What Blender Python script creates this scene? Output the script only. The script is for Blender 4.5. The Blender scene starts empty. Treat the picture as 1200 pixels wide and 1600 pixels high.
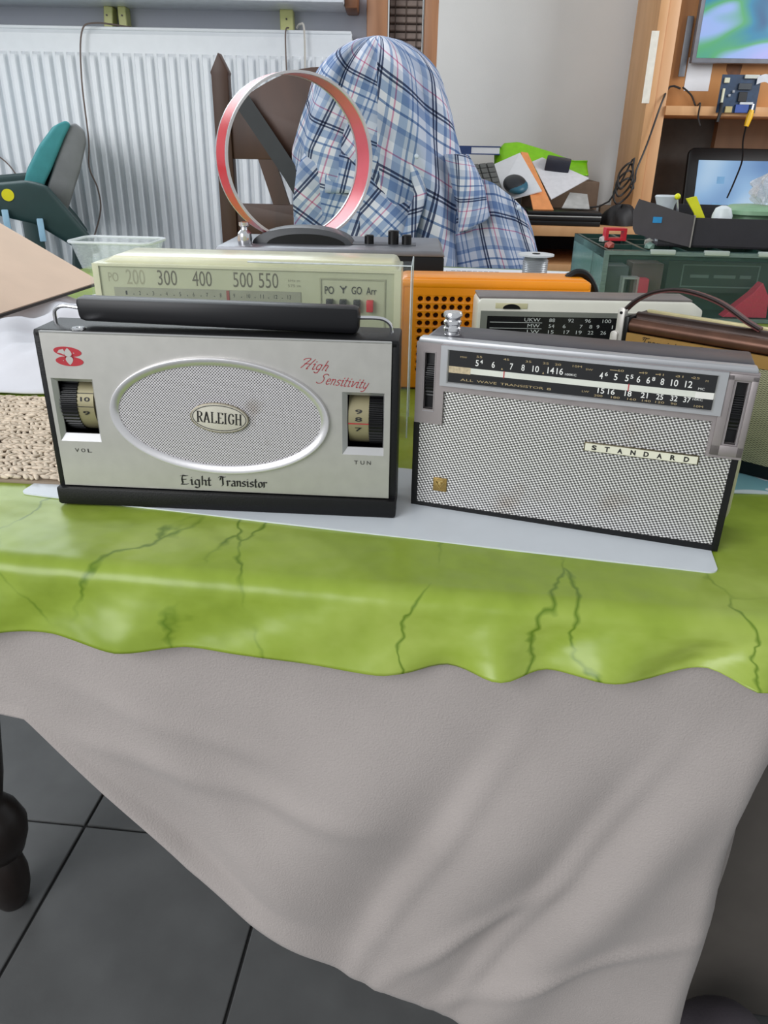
import bpy, bmesh, math, random
from mathutils import Vector, Matrix
PI = math.pi
R = math.radians
random.seed(7)
sc = bpy.context.scene
C = sc.collection

# ------------------------------------------------------------------ camera
PITCH, ROLL, CAMZ = R(25.5), R(1.1), 1.0
cd = bpy.data.cameras.new('camera'); cam = bpy.data.objects.new('camera', cd); C.objects.link(cam)
cd.sensor_fit = 'VERTICAL'; cd.sensor_height = 36; cd.sensor_width = 27; cd.lens = 27
cd.clip_start = 0.02; cd.clip_end = 50
r0 = Vector((1, 0, 0)); u0 = Vector((0, math.sin(PITCH), math.cos(PITCH))); f0 = Vector((0, math.cos(PITCH), -math.sin(PITCH)))
cr = r0 * math.cos(ROLL) + u0 * math.sin(ROLL); cu = -r0 * math.sin(ROLL) + u0 * math.cos(ROLL)
m = Matrix((cr, cu, -f0)).transposed().to_4x4(); m.translation = (0, 0, CAMZ)
cam.matrix_world = m
sc.camera = cam

# ------------------------------------------------------------------ light
w = bpy.data.worlds.new('world'); sc.world = w; w.use_nodes = True
bg = w.node_tree.nodes['Background']; bg.inputs[0].default_value = (0.93, 0.97, 1.0, 1); bg.inputs[1].default_value = 0.55
def area(name, loc, target, sx, sy, power, col):
    l = bpy.data.lights.new(name, 'AREA'); l.shape = 'RECTANGLE'; l.size = sx; l.size_y = sy; l.energy = power; l.color = col
    o = bpy.data.objects.new(name, l); C.objects.link(o); o.location = loc
    o.rotation_euler = (Vector(target) - Vector(loc)).to_track_quat('-Z', 'Y').to_euler()
    return o
area('patio_door_daylight', (-2.0, -1.5, 2.0), (0.1, 1.0, 0.75), 2.0, 2.0, 78, (0.97, 0.98, 1.0))
area('window_daylight', (-0.75, 2.36, 1.95), (0.0, 0.9, 0.75), 1.5, 1.0, 18, (0.88, 0.95, 1.0))
area('recess_fill_light', (2.3, 1.7, 1.9), (0.75, 3.5, 1.1), 1.1, 1.1, 30, (0.97, 0.98, 1.0))  # fill lamp added out of view to brighten the recess wall
sc.view_settings.view_transform = 'Standard'; sc.view_settings.look = 'None'
sc.view_settings.gamma = 1; sc.view_settings.use_curve_mapping = False
sc.view_settings.exposure = 0.0

# ------------------------------------------------------------------ materials
def S(r, g, b):
    f = lambda c: (c / 255 / 12.92) if c / 255 <= .04045 else ((c / 255 + .055) / 1.055) ** 2.4
    return (f(r), f(g), f(b), 1)
MATS = {}
def new_mat(name):
    mt = bpy.data.materials.new(name); mt.use_nodes = True
    nt = mt.node_tree; return mt, nt, nt.nodes['Principled BSDF']
def ND(nt, t, **kw):
    n = nt.nodes.new(t)
    for k, v in kw.items():
        if k.startswith('i_'):
            key = k[2:]; key = int(key) if key.isdigit() else key
            n.inputs[key].default_value = v
        else: setattr(n, k, v)
    return n
def mat(name, rgb, rough=.5, metal=0, var=.08, vs=40, bump=0, bs=400, emit=0, coat=0, alpha=1, spec=.5, sheen=0):
    if name in MATS: return MATS[name]
    mt, nt, p = new_mat(name)
    c = S(*rgb); L = nt.links.new
    tc = ND(nt, 'ShaderNodeTexCoord'); no = ND(nt, 'ShaderNodeTexNoise', i_Scale=vs, i_Detail=4.0)
    L(tc.outputs['Object'], no.inputs['Vector'])
    rp = ND(nt, 'ShaderNodeValToRGB'); e = rp.color_ramp.elements
    e[0].position = .3; e[1].position = .7
    e[0].color = tuple(x * (1 - var) for x in c[:3]) + (1,); e[1].color = tuple(min(1, x * (1 + var)) for x in c[:3]) + (1,)
    L(no.outputs['Fac'], rp.inputs['Fac']); L(rp.outputs['Color'], p.inputs['Base Color'])
    p.inputs['Roughness'].default_value = rough; p.inputs['Metallic'].default_value = metal
    p.inputs['Specular IOR Level'].default_value = spec
    if coat: p.inputs['Coat Weight'].default_value = coat; p.inputs['Coat Roughness'].default_value = .08
    if sheen: p.inputs['Sheen Weight'].default_value = sheen
    if alpha < 1: p.inputs['Alpha'].default_value = alpha
    if emit: L(rp.outputs['Color'], p.inputs['Emission Color']); p.inputs['Emission Strength'].default_value = emit
    if bump:
        n2 = ND(nt, 'ShaderNodeTexNoise', i_Scale=bs, i_Detail=3.0); L(tc.outputs['Object'], n2.inputs['Vector'])
        b = ND(nt, 'ShaderNodeBump', i_Strength=bump, i_Distance=.001); L(n2.outputs['Fac'], b.inputs['Height']); L(b.outputs['Normal'], p.inputs['Normal'])
    MATS[name] = mt; return mt
def sinnode(nt, vec, kx, kz, ky=0.0, ph=0.0):
    L = nt.links.new
    d = ND(nt, 'ShaderNodeVectorMath', operation='DOT_PRODUCT'); d.inputs[1].default_value = (kx, ky, kz); L(vec, d.inputs[0])
    a = ND(nt, 'ShaderNodeMath', operation='ADD'); a.inputs[1].default_value = ph; L(d.outputs['Value'], a.inputs[0])
    s = ND(nt, 'ShaderNodeMath', operation='SINE'); L(a.outputs[0], s.inputs[0]); return s.outputs[0]
def weave(name, dark, light, k1, k2, lo=.35, hi=.65, rough=.4, metal=.5, stain=None):
    mt, nt, p = new_mat(name); L = nt.links.new
    tc = ND(nt, 'ShaderNodeTexCoord'); v = tc.outputs['Object']
    a = sinnode(nt, v, *k1); b = sinnode(nt, v, *k2)
    ad = ND(nt, 'ShaderNodeMath', operation='ADD'); L(a, ad.inputs[0]); L(b, ad.inputs[1])
    mr = ND(nt, 'ShaderNodeMapRange', i_1=-2.0, i_2=2.0); L(ad.outputs[0], mr.inputs[0])
    rp = ND(nt, 'ShaderNodeValToRGB'); e = rp.color_ramp.elements; e[0].position = lo; e[1].position = hi; e[0].color = S(*dark); e[1].color = S(*light)
    L(mr.outputs[0], rp.inputs['Fac']); col = rp.outputs['Color']
    if stain:
        no = ND(nt, 'ShaderNodeTexNoise', i_Scale=22.0, i_Detail=3.0); L(v, no.inputs['Vector'])
        r2 = ND(nt, 'ShaderNodeValToRGB'); r2.color_ramp.elements[0].position = .6; r2.color_ramp.elements[1].position = .78
        L(no.outputs['Fac'], r2.inputs['Fac'])
        mx = ND(nt, 'ShaderNodeMix', data_type='RGBA', blend_type='MULTIPLY'); mx.inputs['B'].default_value = S(*stain)
        L(r2.outputs['Color'], mx.inputs['Factor']); L(col, mx.inputs['A']); col = mx.outputs['Result']
    L(col, p.inputs['Base Color']); p.inputs['Roughness'].default_value = rough; p.inputs['Metallic'].default_value = metal
    bp = ND(nt, 'ShaderNodeBump', i_Strength=.6, i_Distance=.0005); L(mr.outputs[0], bp.inputs['Height']); L(bp.outputs['Normal'], p.inputs['Normal'])
    MATS[name] = mt; return mt
def clear(name, rgb, alpha=.15, rough=.08):
    if name in MATS: return MATS[name]
    mt, nt, p = new_mat(name); L = nt.links.new
    tr = ND(nt, 'ShaderNodeBsdfTransparent'); tr.inputs[0].default_value = (.97, .98, .98, 1)
    no = ND(nt, 'ShaderNodeTexNoise', i_Scale=25.0); mr = ND(nt, 'ShaderNodeMapRange', i_3=alpha * .6, i_4=alpha * 1.4); L(no.outputs['Fac'], mr.inputs[0])
    mx = ND(nt, 'ShaderNodeMixShader'); p.inputs['Base Color'].default_value = S(*rgb); p.inputs['Roughness'].default_value = rough
    L(mr.outputs[0], mx.inputs[0]); L(tr.outputs[0], mx.inputs[1]); L(p.outputs[0], mx.inputs[2]); L(mx.outputs[0], nt.nodes['Material Output'].inputs[0])
    MATS[name] = mt; return mt
def ramp_set(rp, items):
    e = rp.color_ramp.elements
    while len(e) > 1: e.remove(e[-1])
    e[0].position = items[0][0]; e[0].color = items[0][1]
    for pos, col in items[1:]:
        n = e.new(pos); n.color = col
def wood(name, a, b, axis=(1, 1, 12), rough=.45, scale=6.0):
    if name in MATS: return MATS[name]
    mt, nt, p = new_mat(name); L = nt.links.new
    tc = ND(nt, 'ShaderNodeTexCoord'); mp = ND(nt, 'ShaderNodeMapping'); mp.inputs['Scale'].default_value = axis
    L(tc.outputs['Object'], mp.inputs[0]); no = ND(nt, 'ShaderNodeTexNoise', i_Scale=scale, i_Detail=6.0, i_Distortion=.6); L(mp.outputs[0], no.inputs['Vector'])
    rp = ND(nt, 'ShaderNodeValToRGB'); ramp_set(rp, [(.3, S(*a)), (.7, S(*b))]); L(no.outputs['Fac'], rp.inputs['Fac'])
    L(rp.outputs['Color'], p.inputs['Base Color']); p.inputs['Roughness'].default_value = rough
    MATS[name] = mt; return mt

M_black = mat('black_leatherette', (18, 18, 20), .45, bump=.2, bs=900, spec=.3)
M_blackp = mat('black_plastic', (14, 14, 16), .38, spec=.35)
M_ink = mat('black_ink', (28, 27, 26), .6)
M_red = mat('red_print', (178, 40, 52), .5)
M_alu = mat('satin_aluminium', (190, 188, 183), .45, .7, var=.04, vs=90, bump=.06, bs=2500)
M_chrome = mat('chrome', (225, 225, 228), .14, .95, var=.02)
M_bright = mat('bright_bevel', (188, 188, 188), .4, .6, var=.02)
M_cream = mat('cream_plastic', (214, 211, 176), .3, var=.04, coat=.2)
M_greycream = mat('cream_dial', (184, 185, 152), .45, var=.05)
M_white = mat('white_plastic', (222, 220, 208), .35, var=.03)
M_orange = mat('orange_plastic', (245, 150, 12), .38, var=.03, coat=.15)
M_wood = wood('beech_veneer', (196, 146, 98), (214, 166, 118), (2, 2, .4), .5)
M_paper = mat('white_paper', (226, 228, 232), .7, var=.02)
M_dark = mat('dark_void', (16, 16, 16), .8)

# ------------------------------------------------------------------ mesh helpers
class MB:
    def __init__(s): s.bm = bmesh.new()
    def merge(s, b, mtx=None):
        if mtx is not None: bmesh.ops.transform(b, matrix=mtx, verts=b.verts)
        me = bpy.data.meshes.new('tmp'); b.to_mesh(me); b.free(); s.bm.from_mesh(me); bpy.data.meshes.remove(me); return s
    def box(s, x0, x1, y0, y1, z0, z1, bev=0, seg=2, mtx=None):
        b = bmesh.new(); bmesh.ops.create_cube(b, size=1)
        bmesh.ops.transform(b, matrix=Matrix.Translation(((x0 + x1) / 2, (y0 + y1) / 2, (z0 + z1) / 2)) @ Matrix.Diagonal((abs(x1 - x0), abs(y1 - y0), abs(z1 - z0), 1)), verts=b.verts)
        if bev: bmesh.ops.bevel(b, geom=b.edges[:], offset=bev, segments=seg, profile=.5, affect='EDGES', clamp_overlap=True)
        return s.merge(b, mtx)
    def prism(s, poly, y0, y1, bev=0, mtx=None, seg=2):      # polygon in x,z pulled along y
        b = bmesh.new(); a = [b.verts.new((p[0], y0, p[1])) for p in poly]; c = [b.verts.new((p[0], y1, p[1])) for p in poly]
        b.faces.new(a); b.faces.new(c[::-1]); n = len(poly)
        for i in range(n): b.faces.new((a[i], c[i], c[(i + 1) % n], a[(i + 1) % n]))
        bmesh.ops.recalc_face_normals(b, faces=b.faces[:])
        if bev: bmesh.ops.bevel(b, geom=b.edges[:], offset=bev, segments=seg, profile=.5, affect='EDGES', clamp_overlap=True)
        return s.merge(b, mtx)
    def lathe(s, prof, n=24, mtx=None):                      # (r, z) about local z
        b = bmesh.new(); rings = []
        for r, z in prof:
            rings.append([b.verts.new((r * math.cos(2 * PI * i / n), r * math.sin(2 * PI * i / n), z)) for i in range(n)])
        for a, c in zip(rings, rings[1:]):
            for i in range(n): b.faces.new((a[i], a[(i + 1) % n], c[(i + 1) % n], c[i]))
        b.faces.new(rings[0][::-1]); b.faces.new(rings[-1])
        bmesh.ops.recalc_face_normals(b, faces=b.faces[:])
        return s.merge(b, mtx)
    def tube(s, pts, r, n=8, closed=False):
        pts = [Vector(p) for p in pts]; b = bmesh.new(); rings = []; N = len(pts); up = None
        for i, p in enumerate(pts):
            t = (pts[(i + 1) % N] - pts[i - 1]) if closed else (pts[min(i + 1, N - 1)] - pts[max(i - 1, 0)])
            t.normalize()
            if up is None: up = t.orthogonal().normalized()
            up = (up - t * up.dot(t)).normalized(); sd = t.cross(up)
            rr = r(i / (N - 1)) if callable(r) else r
            rings.append([b.verts.new(p + (up * math.cos(2 * PI * k / n) + sd * math.sin(2 * PI * k / n)) * rr) for k in range(n)])
        for i in range(N if closed else N - 1):
            a, c = rings[i], rings[(i + 1) % N]
            for k in range(n): b.faces.new((a[k], a[(k + 1) % n], c[(k + 1) % n], c[k]))
        if not closed: b.faces.new(rings[0][::-1]); b.faces.new(rings[-1])
        bmesh.ops.recalc_face_normals(b, faces=b.faces[:])
        return s.merge(b)
    def strip(s, pts, wv, th):                               # flat band along pts, half-width vector wv, thickness vector th
        pts = [Vector(p) for p in pts]; wv = Vector(wv); th = Vector(th); b = bmesh.new(); rings = []
        for p in pts: rings.append([b.verts.new(p + wv * a + th * c) for a, c in ((-1, -.5), (1, -.5), (1, .5), (-1, .5))])
        for a, c in zip(rings, rings[1:]):
            for k in range(4): b.faces.new((a[k], a[(k + 1) % 4], c[(k + 1) % 4], c[k]))
        b.faces.new(rings[0][::-1]); b.faces.new(rings[-1]); bmesh.ops.recalc_face_normals(b, faces=b.faces[:])
        return s.merge(b)
    def ball(s, c, rad, sub=2, mtx=None):
        b = bmesh.new(); bmesh.ops.create_icosphere(b, subdivisions=sub, radius=1)
        bmesh.ops.transform(b, matrix=Matrix.Translation(c) @ Matrix.Diagonal((rad[0], rad[1], rad[2], 1)), verts=b.verts)
        return s.merge(b, mtx)
    def plate(s, x0, x1, z0, z1, holes, y0, y1, mtx=None):   # plate facing -y with rectangular holes
        xs = sorted({x0, x1, *[h[0] for h in holes], *[h[1] for h in holes]}); zs = sorted({z0, z1, *[h[2] for h in holes], *[h[3] for h in holes]})
        b = bmesh.new(); V = {}
        def v(i, k, y): return V.setdefault((i, k, y), None) or V.__setitem__((i, k, y), b.verts.new((xs[i], (y0, y1)[y], zs[k]))) or V[(i, k, y)]
        solid = {(i, k) for i in range(len(xs) - 1) for k in range(len(zs) - 1)
                 if not any(h[0] <= (xs[i] + xs[i + 1]) / 2 <= h[1] and h[2] <= (zs[k] + zs[k + 1]) / 2 <= h[3] for h in holes)}
        for i, k in solid:
            b.faces.new((v(i, k, 0), v(i + 1, k, 0), v(i + 1, k + 1, 0), v(i, k + 1, 0))); b.faces.new((v(i, k, 1), v(i, k + 1, 1), v(i + 1, k + 1, 1), v(i + 1, k, 1)))
            for (di, dk), (p, q) in {(-1, 0): ((0, 0), (0, 1)), (1, 0): ((1, 0), (1, 1)), (0, -1): ((0, 0), (1, 0)), (0, 1): ((0, 1), (1, 1))}.items():
                if (i + di, k + dk) not in solid:
                    b.faces.new((v(i + p[0], k + p[1], 0), v(i + q[0], k + q[1], 0), v(i + q[0], k + q[1], 1), v(i + p[0], k + p[1], 1)))
        bmesh.ops.recalc_face_normals(b, faces=b.faces[:])
        return s.merge(b, mtx)
    def bezel(s, o, i, y0, y1):                              # sloped frame from outer rect (x0,x1,z0,z1) to inner rect
        b = bmesh.new(); q = lambda r, y: [b.verts.new((x, y, z)) for x, z in ((r[0], r[2]), (r[1], r[2]), (r[1], r[3]), (r[0], r[3]))]
        a = q(o, y0); c = q(i, y1); d = q(i, y1 + .001); e = q(o, y1 + .001)
        for r1, r2 in ((a, c), (c, d), (d, e), (e, a)):
            for k in range(4): b.faces.new((r1[k], r1[(k + 1) % 4], r2[(k + 1) % 4], r2[k]))
        bmesh.ops.recalc_face_normals(b, faces=b.faces[:]); return s.merge(b)
    def ellring(s, cx, cz, a, b_, prof, n=72, tilt=0):       # prof: (outward offset, y), closed section
        b = bmesh.new(); rings = []
        for i in range(n):
            t = 2 * PI * i / n; rg = []
            for o, y in prof:
                x = (a + o) * math.cos(t); z = (b_ + o) * math.sin(t)
                rg.append(b.verts.new((cx + x * math.cos(tilt) - z * math.sin(tilt), y, cz + x * math.sin(tilt) + z * math.cos(tilt))))
            rings.append(rg)
        P = len(prof)
        for i in range(n):
            r1, r2 = rings[i], rings[(i + 1) % n]
            for k in range(P): b.faces.new((r1[k], r1[(k + 1) % P], r2[(k + 1) % P], r2[k]))
        bmesh.ops.recalc_face_normals(b, faces=b.faces[:]); return s.merge(b)
    def ell(s, cx, cz, a, b_, y0, y1, n=48, tilt=0, bev=0):
        return s.prism([(cx + a * math.cos(t) * math.cos(tilt) - b_ * math.sin(t) * math.sin(tilt), cz + a * math.cos(t) * math.sin(tilt) + b_ * math.sin(t) * math.cos(tilt)) for t in [2 * PI * i / n for i in range(n)]], y0, y1, bev)
    def text(s, body, x0, x1, z0, z1, y, mtx=None, tilt=0, bold=0):  # flat print facing -y fitted into the box
        cu = bpy.data.curves.new('t', 'FONT'); cu.body = body; cu.resolution_u = 3; cu.offset = bold; o = bpy.data.objects.new('t', cu); C.objects.link(o)
        dg = bpy.context.evaluated_depsgraph_get(); me = bpy.data.meshes.new_from_object(o.evaluated_get(dg))
        b = bmesh.new(); b.from_mesh(me); bpy.data.meshes.remove(me); bpy.data.objects.remove(o); bpy.data.curves.remove(cu)
        xa = min(v.co.x for v in b.verts); xb = max(v.co.x for v in b.verts); ya = min(v.co.y for v in b.verts); yb = max(v.co.y for v in b.verts)
        for v in b.verts:
            v.co = Vector((x0 + (v.co.x - xa) / (xb - xa) * (x1 - x0), y, z0 + (v.co.y - ya) / (yb - ya) * (z1 - z0)))
        if tilt: bmesh.ops.rotate(b, verts=b.verts, cent=((x0 + x1) / 2, y, (z0 + z1) / 2), matrix=Matrix.Rotation(tilt, 3, 'Y'))
        return s.merge(b, mtx)
    def stroke(s, pts, y, nib=(0, 0), wd=0):
        b = s.bm
        for (x0, z0), (x1, z1) in zip(pts, pts[1:]):
            dx, dz = x1 - x0, z1 - z0; l = math.hypot(dx, dz) or 1; offs = []
            if wd: offs.append((-dz / l * wd / 2, dx / l * wd / 2))
            if nib != (0, 0): offs.append((nib[0] / 2, nib[1] / 2))
            for ox, oz in offs:
                q = [(x0 - ox, z0 - oz), (x1 - ox, z1 - oz), (x1 + ox, z1 + oz), (x0 + ox, z0 + oz)]
                try: b.faces.new([b.verts.new((px, y, pz)) for px, pz in q])
                except ValueError: pass
        return s
    def poly(s, pts, y):
        s.bm.faces.new([s.bm.verts.new((x, y, z)) for x, z in pts]); return s
    def build(s, name, material, parent=None, smooth=35, loc=None, rz=0, label=None):
        me = bpy.data.meshes.new(name); s.bm.to_mesh(me); s.bm.free()
        return mkobj(name, me, material, parent, smooth, loc, rz, label)
def mkobj(name, me, material, parent=None, smooth=35, loc=None, rz=0, label=None):
    me.materials.append(material)
    if smooth:
        for p in me.polygons: p.use_smooth = True
        me.set_sharp_from_angle(angle=R(smooth))
    o = bpy.data.objects.new(name, me); C.objects.link(o); o.parent = parent
    if loc is not None: o.location = loc
    o.rotation_euler.z = rz
    if label: o['label'] = label
    return o
def sheet(fn, nu, nv, uv=None, wrap=False):                  # fn(s,t)->xyz, uv(s,t)
    vs = []; n1 = nu if wrap else nu + 1
    for j in range(nv + 1):
        for i in range(n1): vs.append(fn(i / nu, j / nv))
    fs = []
    for j in range(nv):
        for i in range(nu): fs.append((j * n1 + i, j * n1 + (i + 1) % n1, (j + 1) * n1 + (i + 1) % n1, (j + 1) * n1 + i))
    me = bpy.data.meshes.new('sheet'); me.from_pydata(vs, [], fs)
    if uv:
        ul = me.uv_layers.new(name='UVMap'); k = 0
        for j in range(nv):
            for i in range(nu):
                for a, b in ((i, j), (i + 1, j), (i + 1, j + 1), (i, j + 1)): ul.data[k].uv = uv(a / nu, b / nv); k += 1
    return me
def tag(o, label=None, cat=None, group=None, kind=None):
    for k, v in (('label', label), ('category', cat), ('group', group), ('kind', kind)):
        if v: o[k] = v
    return o
def thing(name, label, cat, loc, rz=0, group=None):
    o = bpy.data.objects.new(name, None); C.objects.link(o); o.empty_display_size = .02; o.location = loc; o.rotation_euler.z = rz
    return tag(o, label, cat, group)
def rrect(x0, x1, z0, z1, r, n=5):
    pts = []
    for cx, cz, a in ((x1 - r, z1 - r, 0), (x0 + r, z1 - r, 90), (x0 + r, z0 + r, 180), (x1 - r, z0 + r, 270)):
        for k in range(n + 1):
            t = R(a + 90 * k / n); pts.append((cx + r * math.cos(t), cz + r * math.sin(t)))
    return pts
def solid(o, th, off=-1):
    md = o.modifiers.new('thickness', 'SOLIDIFY'); md.thickness = th; md.offset = off; return o
def sm(a, b, x):
    if a > b: return 1 - sm(b, a, x)
    t = max(0, min(1, (x - a) / (b - a))); return t * t * (3 - 2 * t)
def lerp_tab(tab, x):
    if x <= tab[0][0]: return tab[0][1]
    for (a, p), (b, q) in zip(tab, tab[1:]):
        if x <= b: t = (x - a) / (b - a); return p + (q - p) * t
    return tab[-1][1]
def cat_rom(pts, n=6):
    out = []; P = [pts[0]] + list(pts) + [pts[-1]]
    for i in range(1, len(P) - 2):
        for k in range(n):
            t = k / n
            out.append(tuple(.5 * (2 * P[i][d] + (P[i + 1][d] - P[i - 1][d]) * t + (2 * P[i - 1][d] - 5 * P[i][d] + 4 * P[i + 1][d] - P[i + 2][d]) * t * t + (3 * P[i][d] - P[i - 1][d] - 3 * P[i + 1][d] + P[i + 2][d]) * t ** 3) for d in range(len(P[0]))))
    out.append(tuple(pts[-1])); return out
GLYPH = {
 'E': (.72, [[(.0, .88), (.18, 1), (.4, .93), (.6, .98)], [(.2, .97), (.12, .6), (.16, .15), (.02, .05)], [(.02, .05), (.3, .02), (.6, .1)], [(.14, .52), (.46, .57)]]),
 'H': (.85, [[(-.08, .8), (.05, .97), (.42, 1), (.24, .5), (.05, .02)], [(.78, 1), (.62, .5), (.5, .0), (.62, .05)], [(.15, .46), (.66, .5)]]),
 'S': (.7, [[(.68, .86), (.55, .98), (.32, .95), (.24, .78), (.4, .55), (.44, .3), (.3, .06), (.05, .02), (-.12, .12)]]),
 'T': (.68, [[(.0, .85), (.14, 1), (.5, .92), (.68, 1)], [(.36, .95), (.36, .5), (.36, .08), (.22, .0)], [(.2, .92), (.14, .6)]]),
 'F': (.68, [[(.0, .85), (.14, 1), (.5, .92), (.68, 1)], [(.38, .95), (.34, .5), (.3, .1), (.12, .0)], [(.2, .5), (.5, .55)]]),
 'i': (.3, [[(.0, .46), (.12, .57), (.12, .08), (.2, .0), (.28, .08)], [(.1, .74), (.17, .82)]]),
 'g': (.5, [[(.38, .5), (.2, .57), (.08, .42), (.08, .14), (.2, .03), (.36, .14)], [(.38, .57), (.36, -.18), (.22, -.3), (.04, -.2)]]),
 'h': (.5, [[(.14, 1), (.1, .0)], [(.1, .4), (.26, .57), (.38, .46), (.36, .06), (.46, .02)]]),
 't': (.34, [[(.14, .86), (.11, .1), (.2, .0), (.3, .08)], [(.0, .57), (.28, .57)]]),
 'r': (.4, [[(.02, .5), (.1, .56), (.1, 0)], [(.1, .4), (.24, .57), (.36, .48)]]),
 'a': (.5, [[(.08, .5), (.22, .57), (.36, .48), (.36, .06), (.46, .02)], [(.36, .32), (.14, .28), (.08, .12), (.18, .0), (.36, .12)]]),
 'n': (.5, [[(.02, .5), (.1, .56), (.1, 0)], [(.1, .4), (.25, .57), (.37, .46), (.36, .06), (.46, .02)]]),
 's': (.42, [[(.34, .5), (.2, .57), (.08, .46), (.11, .35), (.31, .22), (.31, .08), (.18, 0), (.05, .08)]]),
 'o': (.45, [[(.22, .57), (.08, .44), (.08, .12), (.2, 0), (.36, .12), (.36, .44), (.22, .57)]]),
 'e': (.42, [[(.08, .28), (.34, .38), (.3, .52), (.18, .57), (.08, .42), (.08, .14), (.2, 0), (.38, .1)]]),
 'l': (.26, [[(.14, 1), (.1, .1), (.2, .0)]]),
 'v': (.45, [[(.0, .5), (.1, .56), (.16, .02), (.36, .46), (.4, .57)]]),
 'y': (.48, [[(.02, .5), (.08, .56), (.08, .14), (.2, .02), (.36, .16)], [(.4, .57), (.34, -.12), (.2, -.32), (.06, -.3)]]),
 ' ': (.42, []),
}
def script_text(mb, body, x0, z0, width, cap, y, wd, nib=(0, 0), shear=0, smooth=True, tilt=0):
    tot = sum(GLYPH[c][0] for c in body); sx = width / tot; x = 0
    for ch in body:
        adv, st = GLYPH[ch]
        for pts in st:
            q = cat_rom(pts, 5) if smooth and len(pts) > 2 else pts
            q2 = []
            for px, pz in q:
                X = (x + px) * sx + shear * pz * cap; Z = pz * cap
                q2.append((x0 + X * math.cos(tilt) - Z * math.sin(tilt), z0 + X * math.sin(tilt) + Z * math.cos(tilt)))
            mb.stroke(q2, y, nib, wd)
        x += adv

# ================================================================== SETTING
def struct(o): o['kind'] = 'structure'; return o
YAW = R(-5.5)
def room_rot(x, y):  # room coordinates to world
    return (x * math.cos(YAW) - y * math.sin(YAW), x * math.sin(YAW) + y * math.cos(YAW))
M_grout = mat('grout', (52, 52, 52), .9)
M_tile = mat('slate_tile', (97, 98, 98), .5, var=.16, vs=9, bump=.12, bs=160)
fl = struct(MB().box(-2.6, 2.6, -1.2, 4.2, -.06, -.004).build('floor', M_grout, smooth=0, rz=YAW))
TS = .312; tile_me = None
ox, oy = -.557, .8486   # one grout crossing in room coordinates
for i in range(-6, 9):
    for j in range(-6, 10):
        x = ox + i * TS; y = oy + j * TS
        if x < -2.6 or x + TS > 2.6 or y < -1.2 or y + TS > 4.2: continue
        if tile_me is None:
            t = MB().box(.0022, TS - .0022, .0022, TS - .0022, -.008, 0, .0018, 2).build('tile', M_tile, fl, smooth=0); tile_me = t.data
        else:
            t = bpy.data.objects.new('tile', tile_me); C.objects.link(t); t.parent = fl
        t.location = (x, y, 0)
M_wall = mat('painted_wall', (234, 235, 234), .8, var=.03, vs=3, bump=.3, bs=220)
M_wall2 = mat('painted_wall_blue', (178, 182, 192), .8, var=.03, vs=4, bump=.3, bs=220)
WY = 2.53
struct(MB().box(-2.6, -.075, WY, WY + .12, 0, 1.345).box(-2.6, -1.95, WY, WY + .12, 1.345, 2.6).box(-.12, -.075, WY, WY + .12, 1.345, 2.6).box(-1.95, -.12, WY, WY + .12, 2.4, 2.6).build('wall_back', M_wall2, smooth=0))
struct(MB().box(.085, .118, WY - .02, 3.55, 0, 2.6).build('wall_return', M_wall, smooth=0))
struct(MB().box(.085, 2.6, 3.55, 3.67, 0, 2.6).build('wall_recess', M_wall, smooth=0))
struct(MB().box(-2.7, -2.6, -1.2, 3.67, 0, 2.6).build('wall_left', M_wall, smooth=0))
# window over the sill (above the picture's upper edge)
wn = struct(MB().plate(-1.95, -.12, 1.37, 2.4, [(-1.88, -1.06, 1.44, 2.33), (-1.0, -.19, 1.44, 2.33)], WY + .05, WY + .1).build('window_1', M_white, smooth=0))
for x0, x1 in ((-1.88, -1.06), (-1.0, -.19)):
    MB().box(x0, x1, WY + .07, WY + .075, 1.44, 2.33).build('pane', clear('window_glass', (230, 240, 245), .08), wn, smooth=0)
sill = struct(MB().box(-2.2, -.13, 2.36, WY + .12, 1.332, 1.37, .004).build('trim_1', mat('white_gloss', (222, 226, 232), .3), smooth=30))
sill['label'] = 'white window sill board'
MB().box(-.13, -.095, 2.40, WY, 1.325, 1.372, .006).build('end_block', wood('brown_wood', (112, 70, 44), (140, 92, 60), (1, 1, 6)), sill, label='brown wooden end of the sill')
M_frame = wood('oak_frame', (150, 104, 72), (172, 122, 86), (6, 6, .6))
struct(MB().box(-.073, -.016, 2.47, WY + .08, 0, 2.6, .003).build('trim_2', M_frame, smooth=30))
struct(MB().box(.085, .122, 2.46, WY + .02, 0, 2.6, .003).build('trim_3', M_frame, smooth=30))
bl = thing('slatted_shutter', 'dark brown-grey slatted shutter between two oak frame posts', 'shutter', (.035, 2.55, .05))
MB().box(-.047, .047, .03, .036, 0, 2.5).build('backing', mat('shutter_back', (58, 50, 46), .8), bl, smooth=0)
slat_me = None
for k in range(54):
    z = .62 + k * .0195
    if slat_me is None:
        so = MB().box(-.046, .046, -.008, .009, -.002, .0135, .002, 1, Matrix.Rotation(R(-18), 4, 'X')).build('slat', mat('shutter_slat', (142, 128, 120), .6, var=.2, vs=30), bl, smooth=0); slat_me = so.data
    else: so = bpy.data.objects.new('slat', slat_me); C.objects.link(so); so.parent = bl
    so.location = (0, 0, z)
for x in (-.03, .0, .03): MB().tube([(x, -.012, .6), (x, -.012, 1.7)], .0012, 5).build('cord', mat('shutter_cord', (80, 70, 64), .8), bl)

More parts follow.
